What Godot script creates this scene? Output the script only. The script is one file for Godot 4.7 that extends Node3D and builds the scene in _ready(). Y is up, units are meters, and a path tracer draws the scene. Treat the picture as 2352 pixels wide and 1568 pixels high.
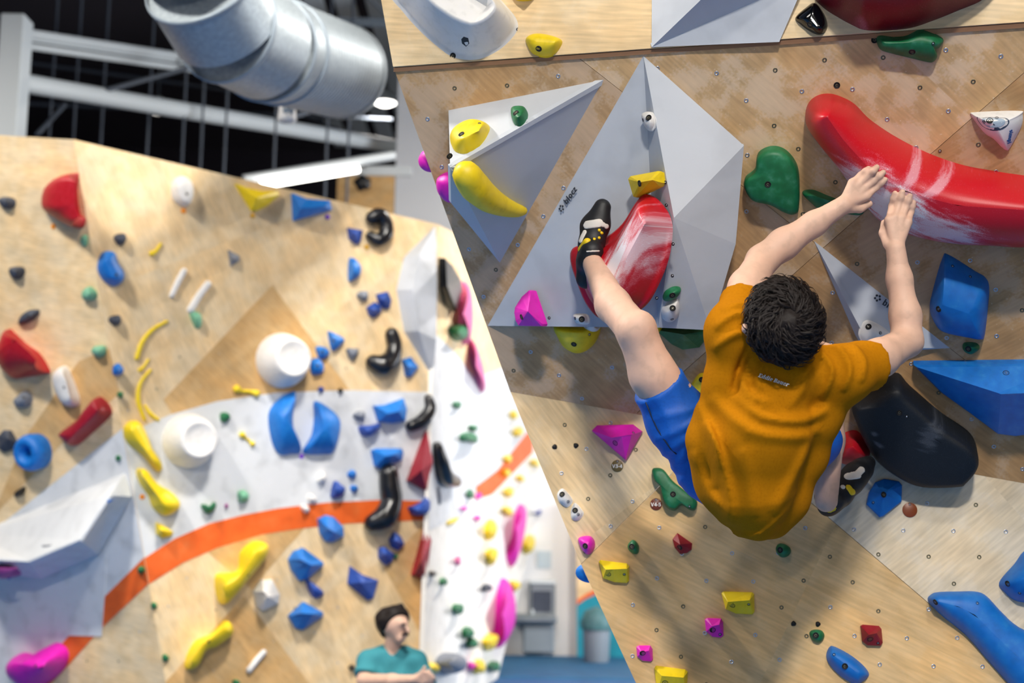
extends Node3D
# A climbing gym: a climber on the near bouldering wall, a second wall, a seated person and the hall behind.

const FOCAL := 3267.0          # pixels, for a 2352 x 1568 frame
const EYE := Vector3(0, 1.6, 0)
var lens_basis := Basis()
var used := {}
var M := {}                    # materials by name
var PL := {}                   # planes by name
var rng := RandomNumberGenerator.new()
var t_nut_mesh: Mesh
var bolt_mesh: Mesh
var hole_mesh: Mesh

# ------------------------------------------------------------------ measuring
func ray(x: float, y: float) -> Vector3:
	return lens_basis * Vector3((x - 1176.0) / FOCAL, -(y - 784.0) / FOCAL, -1.0)
func at(x: float, y: float, d: float) -> Vector3:
	return EYE + ray(x, y) * d
func make_plane(a: Vector3, b: Vector3, c: Vector3) -> Dictionary:
	var n := (b - a).cross(c - a).normalized()
	if n.dot(EYE - a) < 0.0:
		n = -n
	var u := Vector3.UP.cross(n).normalized()
	return {"n": n, "o": a, "u": u, "v": n.cross(u)}
func on(pl: Dictionary, x: float, y: float, h := 0.0) -> Vector3:
	var r := ray(x, y)
	var n: Vector3 = pl.n
	var o: Vector3 = pl.o
	return EYE + r * ((n.dot(o - EYE) + h) / n.dot(r))
func local(pl: Dictionary, c: Vector3, p: Vector3) -> Vector3:
	var q := p - c
	return Vector3(q.dot(pl.u), q.dot(pl.v), q.dot(pl.n))
func frame(pl: Dictionary, c: Vector3) -> Transform3D:
	return Transform3D(Basis(pl.u, pl.v, pl.n), c)

# ------------------------------------------------------------------ nodes
func numbered(called: String) -> String:
	used[called] = used.get(called, 0) + 1
	return called if used[called] == 1 else "%s_%03d" % [called, used[called] - 1]
func tag(o: Node3D, label: String, category: String, group := "", kind := "") -> Node3D:
	if label: o.set_meta("label", label)
	if category: o.set_meta("category", category)
	if group: o.set_meta("group", group)
	if kind: o.set_meta("kind", kind)
	return o
func thing(called: String, where := Transform3D()) -> Node3D:
	var o := Node3D.new()
	o.name = numbered(called)
	add_child(o)
	o.transform = where
	return o
func mesh_node(called: String, m: Mesh, mat: Material, parent: Node = null, where := Transform3D()) -> MeshInstance3D:
	var o := MeshInstance3D.new()
	o.mesh = m
	if mat: o.material_override = mat
	o.name = numbered(called) if parent == null else called
	(self if parent == null else parent).add_child(o, true)
	o.transform = where
	return o
func structure(o: Node3D, label := "") -> Node3D:
	o.set_meta("kind", "structure")
	if label: o.set_meta("label", label)
	return o

# ------------------------------------------------------------------ mesh helpers
func begin(smooth := true) -> SurfaceTool:
	var st := SurfaceTool.new()
	st.begin(Mesh.PRIMITIVE_TRIANGLES)
	st.set_smooth_group(0 if smooth else -1)
	return st
func done(st: SurfaceTool, smooth := true) -> ArrayMesh:
	if smooth: st.index()
	st.generate_normals()
	return st.commit()
func tri(st: SurfaceTool, a: Vector3, b: Vector3, c: Vector3, outward := Vector3.ZERO) -> void:
	# clockwise from outside: swap when the computed side faces inwards
	var n := (c - a).cross(b - a)
	if outward != Vector3.ZERO and n.dot(outward) < 0.0:
		var t := b; b = c; c = t
	st.add_vertex(a); st.add_vertex(b); st.add_vertex(c)
func quad(st: SurfaceTool, a: Vector3, b: Vector3, c: Vector3, d: Vector3, outward := Vector3.ZERO) -> void:
	tri(st, a, b, c, outward); tri(st, a, c, d, outward)
func box_mesh(size: Vector3, bevel := 0.0) -> Mesh:
	if bevel <= 0.0:
		var b := BoxMesh.new(); b.size = size
		return b
	var st := begin(false)
	var h := size * 0.5
	for ax in 3:
		for s in [-1.0, 1.0]:
			var n := Vector3.ZERO; n[ax] = s
			var i := (ax + 1) % 3
			var j := (ax + 2) % 3
			var c: Array = []
			for k in [[-1, -1], [1, -1], [1, 1], [-1, 1]]:
				var p := Vector3.ZERO
				p[ax] = s * h[ax]; p[i] = k[0] * (h[i] - bevel); p[j] = k[1] * (h[j] - bevel)
				c.append(p)
			quad(st, c[0], c[1], c[2], c[3], n)
	for ax in 3:
		var i := (ax + 1) % 3
		var j := (ax + 2) % 3
		for si in [-1.0, 1.0]:
			for sj in [-1.0, 1.0]:
				var p: Array = []
				for k in [[0, -1], [0, 1], [1, 1], [1, -1]]:
					var q := Vector3.ZERO
					q[ax] = k[1] * (h[ax] - bevel)
					q[i] = si * (h[i] - (bevel if k[0] == 1 else 0.0)); q[j] = sj * (h[j] - (0.0 if k[0] == 1 else bevel))
					p.append(q)
				var n := Vector3.ZERO; n[i] = si; n[j] = sj
				quad(st, p[0], p[1], p[2], p[3], n)
	for sx in [-1.0, 1.0]:
		for sy in [-1.0, 1.0]:
			for sz in [-1.0, 1.0]:
				var s := Vector3(sx, sy, sz)
				tri(st, s * Vector3(h.x, h.y - bevel, h.z - bevel), s * Vector3(h.x - bevel, h.y, h.z - bevel), s * Vector3(h.x - bevel, h.y - bevel, h.z), s)
	return done(st, false)
func box(called: String, c: Vector3, size: Vector3, mat: Material, parent: Node = null, bevel := 0.0, turn := Vector3.ZERO) -> MeshInstance3D:
	return mesh_node(called, box_mesh(size, bevel), mat, parent, Transform3D(Basis.from_euler(turn), c))
func rod(called: String, a: Vector3, b: Vector3, ra: float, rb: float, mat: Material, parent: Node = null, sides := 12) -> MeshInstance3D:
	var m := CylinderMesh.new()
	m.bottom_radius = ra; m.top_radius = rb; m.height = a.distance_to(b); m.radial_segments = sides; m.rings = 1
	var y := (b - a).normalized()
	var x := y.cross(Vector3(0.31, 0.2, 0.93)).normalized()
	return mesh_node(called, m, mat, parent, Transform3D(Basis(x, y, x.cross(y)), (a + b) * 0.5))
func lathe(profile: Array, sides := 24) -> ArrayMesh:   # profile of [radius, z], axis z
	var st := begin()
	for i in profile.size() - 1:
		for k in sides:
			var a := TAU * k / sides
			var b := TAU * (k + 1) / sides
			var p: Array = profile[i]
			var q: Array = profile[i + 1]
			var v0 := Vector3(cos(a) * p[0], sin(a) * p[0], p[1])
			var v1 := Vector3(cos(b) * p[0], sin(b) * p[0], p[1])
			var v2 := Vector3(cos(b) * q[0], sin(b) * q[0], q[1])
			var v3 := Vector3(cos(a) * q[0], sin(a) * q[0], q[1])
			if p[0] > 0.0: st.add_vertex(v0); st.add_vertex(v2); st.add_vertex(v1)
			if q[0] > 0.0: st.add_vertex(v0); st.add_vertex(v3); st.add_vertex(v2)
	return done(st)
func spline(p: PackedVector2Array, each: int, closed := true) -> PackedVector2Array:
	var out := PackedVector2Array()
	var n := p.size()
	for i in (n if closed else n - 1):
		var a := p[(i - 1 + n) % n] if closed else p[maxi(i - 1, 0)]
		var d := p[(i + 2) % n] if closed else p[mini(i + 2, n - 1)]
		for k in each:
			out.append(p[i].cubic_interpolate(p[(i + 1) % n], a, d, float(k) / each))
	if not closed: out.append(p[n - 1])
	return out
func tube_mesh(path: PackedVector3Array, radius: PackedFloat32Array, sides := 12, flat := 1.0, up := Vector3.BACK) -> ArrayMesh:
	# swept tube with rounded ends; flat squeezes it along up
	var pts := PackedVector3Array()
	var rad := PackedFloat32Array()
	var n := path.size()
	var d0 := (path[0] - path[1]).normalized()
	var d1 := (path[n - 1] - path[n - 2]).normalized()
	for k in [0.98, 0.8, 0.45]:
		pts.append(path[0] + d0 * radius[0] * k); rad.append(radius[0] * sqrt(1.0 - k * k))
	for i in n: pts.append(path[i]); rad.append(radius[i])
	for k in [0.45, 0.8, 0.98]:
		pts.append(path[n - 1] + d1 * radius[n - 1] * k); rad.append(radius[n - 1] * sqrt(1.0 - k * k))
	var rings: Array = []
	for i in pts.size():
		var d := (pts[mini(i + 1, pts.size() - 1)] - pts[maxi(i - 1, 0)]).normalized()
		var x := d.cross(up).normalized()
		var y := x.cross(d).normalized()
		var ring := PackedVector3Array()
		for k in sides:
			var a := TAU * k / sides
			ring.append(pts[i] + x * cos(a) * rad[i] + y * sin(a) * rad[i] * flat)
		rings.append(ring)
	var st := begin()
	for i in rings.size() - 1:
		for k in sides:
			var j := (k + 1) % sides
			var o: Vector3 = (rings[i][k] + rings[i + 1][j]) * 0.5 - (pts[i] + pts[i + 1]) * 0.5
			quad(st, rings[i][k], rings[i + 1][k], rings[i + 1][j], rings[i][j], o)
	for e in [0, rings.size() - 1]:
		for k in sides:
			tri(st, pts[e], rings[e][k], rings[e][(k + 1) % sides], d0 if e == 0 else d1)
	return done(st)
# a flat sheet with thickness: polygon in plane coordinates, front at z = top
func slab_mesh(poly: PackedVector2Array, top: float, bottom: float, uv_turn := 0.0, uv_shift := Vector2.ZERO) -> ArrayMesh:
	var st := begin()
	if Geometry2D.is_polygon_clockwise(poly): poly.reverse()
	var idx := Geometry2D.triangulate_polygon(poly)
	var put := func(p: Vector2, z: float, n: Vector3) -> void:
		st.set_normal(n)
		st.set_uv(p.rotated(uv_turn) / 2.4 + uv_shift)
		st.add_vertex(Vector3(p.x, p.y, z))
	for i in range(0, idx.size(), 3):
		var a := poly[idx[i]]; var b := poly[idx[i + 1]]; var c := poly[idx[i + 2]]
		if (b - a).cross(c - a) < 0.0:
			var t := b; b = c; c = t
		for q in [a, c, b]: put.call(q, top, Vector3.BACK)
		for q in [a, b, c]: put.call(q, bottom, Vector3.FORWARD)
	for i in poly.size():
		var a := poly[i]; var b := poly[(i + 1) % poly.size()]
		var e := (b - a).normalized()
		var n := Vector3(e.y, -e.x, 0)
		for q in [[a, top], [b, top], [b, bottom], [a, top], [b, bottom], [a, bottom]]: put.call(q[0], q[1], n)
	return st.commit()

# ------------------------------------------------------------------ textures and materials
func noise(freq: float, sd: int, oct := 4, type := FastNoiseLite.TYPE_SIMPLEX_SMOOTH) -> FastNoiseLite:
	var n := FastNoiseLite.new()
	n.noise_type = type; n.seed = sd; n.frequency = freq; n.fractal_octaves = oct
	return n
func noise_bytes(w: int, h: int, big_w: int, big_h: int, freq: float, sd: int, oct := 4) -> PackedByteArray:
	var im := noise(freq, sd, oct).get_image(w, h)
	im.convert(Image.FORMAT_L8)
	if w != big_w or h != big_h: im.resize(big_w, big_h, Image.INTERPOLATE_CUBIC)
	return im.get_data()
# birch ply face: long grain along u, growth waves, chalk smears and rubber marks in patches
func wood_texture(sd: int, chalk: float, dirt: float) -> ImageTexture:
	var S := 1024
	var fine := noise_bytes(96, S, S, S, 0.16, sd, 3)
	var wave := noise_bytes(160, S, S, S, 0.012, sd + 1, 3)
	var blot := noise_bytes(S, S, S, S, 0.006, sd + 2, 4)
	var smear := noise_bytes(S, S, S, S, 0.018, sd + 3, 5)
	var speck := noise_bytes(S, S, S, S, 0.22, sd + 4, 2)
	var out := PackedByteArray()
	out.resize(S * S * 3)
	for i in S * S:
		var g := 1.0 + (fine[i] - 128) * 0.0006 + (wave[i] - 128) * 0.0008 + (blot[i] - 128) * 0.0007 * (0.5 + dirt)
		var r := 0.95 * g
		var gg := 0.855 * g - (blot[i] - 128) * 0.0002
		var b := 0.70 * g - (blot[i] - 128) * 0.0004
		var d := clampf((smear[i] * 0.35 + wave[i] * 0.35 + blot[i] * 0.3 - 70.0) / 130.0, 0.0, 1.0) * dirt
		r *= 1.0 - 0.38 * d; gg *= 1.0 - 0.42 * d; b *= 1.0 - 0.46 * d
		var c := clampf((255 - smear[i] - 112.0 + (255 - blot[i] - 128) * 0.8 + (speck[i] - 128) * 0.35) / 55.0, 0.0, 1.0) * chalk
		r = lerpf(r, 0.93, c); gg = lerpf(gg, 0.90, c); b = lerpf(b, 0.88, c)
		if speck[i] > 232 and chalk > 0.2: r = 0.95; gg = 0.93; b = 0.9
		out[i * 3] = clampi(int(r * 255.0), 0, 255)
		out[i * 3 + 1] = clampi(int(gg * 255.0), 0, 255)
		out[i * 3 + 2] = clampi(int(b * 255.0), 0, 255)
	return ImageTexture.create_from_image(Image.create_from_data(S, S, false, Image.FORMAT_RGB8, out))
func plain(c: Color, rough := 0.6, metal := 0.0) -> StandardMaterial3D:
	var m := StandardMaterial3D.new()
	m.albedo_color = c; m.roughness = rough; m.metallic = metal
	return m
# painted or moulded surface with grain and a dusting of chalk
func dusty(c: Color, rough := 0.55, dust := 0.2, freq := 0.03, size := 3.0, to := Color(0.9, 0.9, 0.92)) -> StandardMaterial3D:
	var m := StandardMaterial3D.new()
	var t := NoiseTexture2D.new()
	t.width = 256; t.height = 256; t.seamless = true
	t.noise = noise(freq, rng.randi() % 9999, 5)
	var g := Gradient.new()
	g.offsets = PackedFloat32Array([0.0, 0.45, 0.72, 1.0])
	g.colors = PackedColorArray([c.darkened(0.1), c, c.lerp(to, dust * 0.35), c.lerp(to, dust)])
	t.color_ramp = g
	m.albedo_texture = t
	m.roughness = rough
	m.uv1_triplanar = true
	m.uv1_scale = Vector3.ONE * size
	return m
func rgb8(r: int, g: int, b: int) -> Color:
	return Color(r / 255.0, g / 255.0, b / 255.0)
# chalk handled onto a hold: strokes in the hold's own plane coordinates [centre, half sizes, angle, strength]
func chalk_material(c: Color, lo: Vector2, hi: Vector2, strokes: Array, rough := 0.5, sd := 5) -> StandardMaterial3D:
	var S := 400
	var streak := noise(0.05, sd, 4)
	var grain := noise(0.35, sd + 1, 2)
	var im := Image.create(S, S, false, Image.FORMAT_RGB8)
	for y in S:
		for x in S:
			var p := Vector2(lerpf(lo.x, hi.x, (x + 0.5) / S), lerpf(lo.y, hi.y, (y + 0.5) / S))
			var a := 0.0
			for s in strokes:
				var q: Vector2 = (p - s[0]).rotated(-s[2])
				var e := Vector2(q.x / s[1].x, q.y / s[1].y).length()
				if e < 1.6:
					var w := streak.get_noise_2d(q.x * 160.0, q.y * 900.0) + 0.5 * grain.get_noise_2d(q.x * 2500.0, q.y * 2500.0)
					a = maxf(a, clampf((1.05 - e) * 1.6 + w * 0.9, 0.0, 1.0) * s[3])
			a = clampf(a + maxf(0.0, grain.get_noise_2d(p.x * 900.0, p.y * 900.0) - 0.42) * 0.8, 0.0, 1.0)
			im.set_pixel(x, y, c.lerp(Color(0.9, 0.88, 0.91), a))
	var m := StandardMaterial3D.new()
	m.albedo_texture = ImageTexture.create_from_image(im)
	m.texture_repeat = false
	m.roughness = rough
	return m

# ------------------------------------------------------------------ climbing holds
func pts(s: String) -> PackedVector2Array:
	var out := PackedVector2Array()
	for w in s.split(" ", false):
		var c := w.split_floats(",")
		out.append(Vector2(c[0], c[1]))
	return out
func outline_of(s: String) -> PackedVector2Array:
	if not s.begins_with("e"):
		return pts(s)
	var c := s.substr(1).split_floats(" ", false)
	var out := PackedVector2Array()
	for k in 8:
		var a := TAU * k / 8.0
		var w := 1.0 + 0.1 * sin(c[0] * 0.7 + k * 2.3)
		out.append(Vector2(c[0], c[1]) + (Vector2(cos(a) * c[2], sin(a) * c[3]) * w).rotated(deg_to_rad(c[4] if c.size() > 4 else 0.0)))
	return out
func nearest(p: Vector2, line: PackedVector2Array) -> Vector2:
	if line.size() == 1: return line[0]
	var best := line[0]
	for i in line.size() - 1:
		var q := Geometry2D.get_closest_point_to_segment(p, line[i], line[i + 1])
		if q.distance_to(p) < best.distance_to(p): best = q
	return best
# style: d dome, g low dome, f facets, p plate with a rounded rim
func hold_mesh(poly: PackedVector2Array, ridge: PackedVector2Array, h: float, style: String) -> ArrayMesh:
	var prof: Array = []
	match style:
		"d":
			for k in 13:
				var a := PI / 2.0 * k / 12.0
				prof.append([1.0 - cos(a), h * sin(a)])
		"g":
			for k in 9:
				var a := PI / 2.0 * k / 8.0
				prof.append([(1.0 - cos(a)) * 0.9 + 0.1 * k / 8.0, h * pow(sin(a), 1.25) if k else 0.0])
			prof[0] = [0.0, 0.004]
		"f":
			prof = [[0.0, h * 0.22], [0.04, h * 0.3], [0.97, h * 0.97], [1.0, h]]
		"r":
			prof = [[0.0, 0.006], [0.04, 0.011], [0.15, 0.014], [0.19, h * 0.22], [0.3, h * 0.48], [0.5, h * 0.74], [0.75, h * 0.94], [1.0, h]]
		"w":
			prof = [[0.0, 0.008], [0.02, 0.012], [0.1, 0.016], [0.13, 0.03], [0.3, h * 0.5], [0.48, h * 0.93], [0.52, h], [0.56, h * 1.0], [1.0, h * 0.75]]
		"p":
			prof = [[0.0, h * 0.55], [0.03, h * 0.75], [0.09, h * 0.9], [0.2, h * 0.97], [0.6, h], [1.0, h]]
	prof.push_front([0.0, -0.004])
	var st := begin(style != "f")
	var n := poly.size()
	var lo := poly[0]; var hi := poly[0]
	for p in poly:
		lo = lo.min(p); hi = hi.max(p)
	var aim := PackedVector2Array()
	for p in poly: aim.append(nearest(p, ridge))
	var rings: Array = []
	for s in prof:
		var ring := PackedVector3Array()
		for i in n:
			var q := poly[i].lerp(aim[i], s[0])
			ring.append(Vector3(q.x, q.y, s[1]))
		rings.append(ring)
	var put := func(p: Vector3) -> void:
		st.set_uv(Vector2((p.x - lo.x) / (hi.x - lo.x), (p.y - lo.y) / (hi.y - lo.y)))
		st.add_vertex(p)
	for r in rings.size() - 1:
		for i in n:
			var j := (i + 1) % n
			for t in [[rings[r][i], rings[r][j], rings[r + 1][j]], [rings[r][i], rings[r + 1][j], rings[r + 1][i]]]:
				if (t[1] - t[0]).cross(t[2] - t[0]).length() < 1e-10: continue
				# outline runs anticlockwise seen from the front
				put.call(t[0]); put.call(t[2]); put.call(t[1])
	return done(st, style != "f")
func height_on(m: ArrayMesh, p: Vector2) -> Array:   # [z, normal] of the surface over a point
	var a := m.surface_get_arrays(0)
	var v: PackedVector3Array = a[Mesh.ARRAY_VERTEX]
	var idx: PackedInt32Array = a[Mesh.ARRAY_INDEX] if a[Mesh.ARRAY_INDEX] != null else PackedInt32Array(range(v.size()))
	var best := [0.0, Vector3.BACK]
	for i in range(0, idx.size(), 3):
		var A := v[idx[i]]; var B := v[idx[i + 1]]; var C := v[idx[i + 2]]
		var a2 := Vector2(A.x, A.y); var b2 := Vector2(B.x, B.y); var c2 := Vector2(C.x, C.y)
		var area := (b2 - a2).cross(c2 - a2)
		if absf(area) < 1e-12: continue
		var w1 := (b2 - p).cross(c2 - p) / area
		var w2 := (c2 - p).cross(a2 - p) / area
		if w1 < -0.001 or w2 < -0.001 or w1 + w2 > 1.001: continue
		var z := A.z * w1 + B.z * w2 + C.z * (1.0 - w1 - w2)
		if z >= best[0]:
			var n := (C - A).cross(B - A).normalized()
			best = [z, n if n.z > 0.0 else -n]
	return best
func basis_to(n: Vector3) -> Basis:
	var x := Vector3.UP.cross(n)
	x = Vector3.RIGHT if x.length() < 0.01 else x.normalized()
	return Basis(x, n.cross(x), n)
func add_bolts(o: Node3D, m: ArrayMesh, pl: Dictionary, c: Vector3, where: String, scale := 1.0) -> void:
	var first := true
	for p in pts(where):
		var q := local(pl, c, on(pl, p.x, p.y))
		var h := height_on(m, Vector2(q.x, q.y))
		q = local(pl, c, on(pl, p.x, p.y, h[0]))
		h = height_on(m, Vector2(q.x, q.y))
		mesh_node("bolt" if first else "screw", bolt_mesh if first else hole_mesh, null, o, Transform3D(basis_to(h[1]).scaled(Vector3.ONE * scale), Vector3(q.x, q.y, h[0] + 0.0005)))
		first = false
# one hold from a line of the table: material|plane|style|height|outline|ridge|bolts|name|group|label
func hold(line: String) -> MeshInstance3D:
	var f := line.split("|")
	var pl: Dictionary = PL[f[1]]
	var h := float(f[3])
	var o: MeshInstance3D
	var m: ArrayMesh
	var c := Vector3.ZERO
	if f[2] == "t":      # a tube lying on the wall: x,y,radius in photograph pixels
		var p2 := PackedVector2Array()
		var rr := PackedFloat32Array()
		for w in f[4].split(" ", false):
			var k := w.split_floats(",")
			p2.append(Vector2(k[0], k[1])); rr.append(k[2])
		c = on(pl, p2[0].x, p2[0].y)
		var px_m := (c - EYE).length() / FOCAL
		var path := PackedVector3Array()
		var rad := PackedFloat32Array()
		var sp := spline(p2, 5, false)
		for i in sp.size():
			var t := i / 5.0
			var r := lerpf(rr[mini(int(t), rr.size() - 1)], rr[mini(int(t) + 1, rr.size() - 1)], t - int(t)) * px_m
			path.append(local(pl, c, on(pl, sp[i].x, sp[i].y, r * h))); rad.append(r)
		m = tube_mesh(path, rad, 14)
	else:
		var px := outline_of(f[4])
		if f[2] != "f" and px.size() < 30: px = spline(px, 5)
		var mid := Vector2.ZERO
		for p in px: mid += p / px.size()
		c = on(pl, mid.x, mid.y)
		var poly := PackedVector2Array()
		for p in px:
			var q := local(pl, c, on(pl, p.x, p.y))
			poly.append(Vector2(q.x, q.y))
		if Geometry2D.is_polygon_clockwise(poly): poly.reverse()
		var ridge := PackedVector2Array()
		for p in (pts(f[5]) if f[5] else PackedVector2Array([mid])):
			var q := local(pl, c, on(pl, p.x, p.y, h))
			ridge.append(Vector2(q.x, q.y))
		m = hold_mesh(poly, ridge, h, f[2])
	o = mesh_node(f[7] if f[7] else "climbing_hold", m, M[f[0]], null, frame(pl, c))
	tag(o, f[9], "climbing hold" if f[7] == "" or f[7].contains("hold") else f[7].replace("_", " "), f[8])
	if f[6]: add_bolts(o, m, pl, c, f[6])
	return o
# a plywood volume: points [x, y, height over the wall] and faces of them
func volume(called: String, pl: Dictionary, mat: Material, v: Array, faces: Array, label: String, part := "") -> Node3D:
	var c := on(pl, v[0][0], v[0][1])
	var o := thing(called, frame(pl, c))
	tag(o, label, "volume")
	var loc := PackedVector3Array()
	var mid := Vector3.ZERO
	for p in v:
		loc.append(local(pl, c, on(pl, p[0], p[1], p[2])))
		mid += loc[loc.size() - 1] / v.size()
	mid.z = 0.0
	for fc in faces:
		var p := PackedVector3Array()
		var fm := Vector3.ZERO
		for i in fc:
			p.append(loc[i]); fm += loc[i] / fc.size()
		var n := (p[1] - p[0]).cross(p[2] - p[0]).normalized()
		if n.dot(fm - mid) < 0.0: n = -n
		var st := begin(false)
		for i in range(1, p.size() - 1):
			tri(st, p[0], p[i], p[i + 1], n)
			tri(st, p[0] - n * 0.015, p[i] - n * 0.015, p[i + 1] - n * 0.015, -n)
		for i in p.size():
			var a := p[i]; var b := p[(i + 1) % p.size()]
			quad(st, a, b, b - n * 0.015, a - n * 0.015, (a + b) * 0.5 - fm)
		mesh_node(part if part else "face_panel", done(st, false), mat, o)
	return o
func face_plane(pl: Dictionary, a: Array, b: Array, c: Array) -> Dictionary:
	return make_plane(on(pl, a[0], a[1], a[2]), on(pl, b[0], b[1], b[2]), on(pl, c[0], c[1], c[2]))
# a sheet of plywood let into a wall
func panel(called: String, pl: Dictionary, parent: Node3D, outline: String, mat: Material, turn := 0.0, top := 0.0, thick := 0.018, inset := 0.0008, shift := Vector2.ZERO) -> MeshInstance3D:
	var px := pts(outline)
	var c: Vector3 = parent.global_position
	var poly := PackedVector2Array()
	for p in px:
		var q := local(pl, c, on(pl, p.x, p.y))
		poly.append(Vector2(q.x, q.y))
	if inset > 0.0:
		var r := Geometry2D.offset_polygon(poly, -inset)
		if r.size(): poly = r[0]
	# the sheet's own axes are the plane's, its origin the foot of the wall node on the plane
	var base := local(pl, c, pl.o).z
	var o := mesh_node(called, slab_mesh(poly, top, top - thick, turn, shift), mat, parent)
	o.global_transform = Transform3D(Basis(pl.u, pl.v, pl.n), c + pl.n * base)
	return o
# screw sockets of the wall on a staggered grid, wherever the outline holds them
func t_nuts(pl: Dictionary, parent: MeshInstance3D, step: Vector2, start: Vector2, jitter := 0.012, most := 120) -> void:
	var v: PackedVector3Array = parent.mesh.surface_get_arrays(0)[Mesh.ARRAY_VERTEX]
	var lo := Vector2(INF, INF); var hi := -lo
	for p in v:
		lo = lo.min(Vector2(p.x, p.y)); hi = hi.max(Vector2(p.x, p.y))
	var made := 0
	var row := 0
	var y := floorf((lo.y - start.y) / step.y) * step.y + start.y
	row = int(round((y - start.y) / step.y))
	while y < hi.y:
		var x := floorf((lo.x - start.x) / step.x) * step.x + start.x + (step.x * 0.5 if row % 2 else 0.0)
		while x < hi.x:
			var q := Vector2(x + rng.randf_range(-jitter, jitter), y + rng.randf_range(-jitter, jitter))
			var inside := false
			for d in [Vector2(0.016, 0), Vector2(-0.016, 0), Vector2(0, 0.016), Vector2(0, -0.016)]:
				inside = height_at(v, q + d)
				if not inside: break
			if inside and made < most:
				mesh_node("t_nut", t_nut_mesh, M.steel if rng.randf() < 0.7 else M.old_steel, parent, Transform3D(Basis(), Vector3(q.x, q.y, 0.0)))
				made += 1
			x += step.x
		y += step.y
		row += 1
func height_at(v: PackedVector3Array, p: Vector2) -> bool:
	for i in range(0, v.size(), 3):
		if absf(v[i].z - v[i + 1].z) > 1e-5 or absf(v[i].z - v[i + 2].z) > 1e-5: continue
		if Geometry2D.point_is_inside_triangle(p, Vector2(v[i].x, v[i].y), Vector2(v[i + 1].x, v[i + 1].y), Vector2(v[i + 2].x, v[i + 2].y)): return true
	return false

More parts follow.
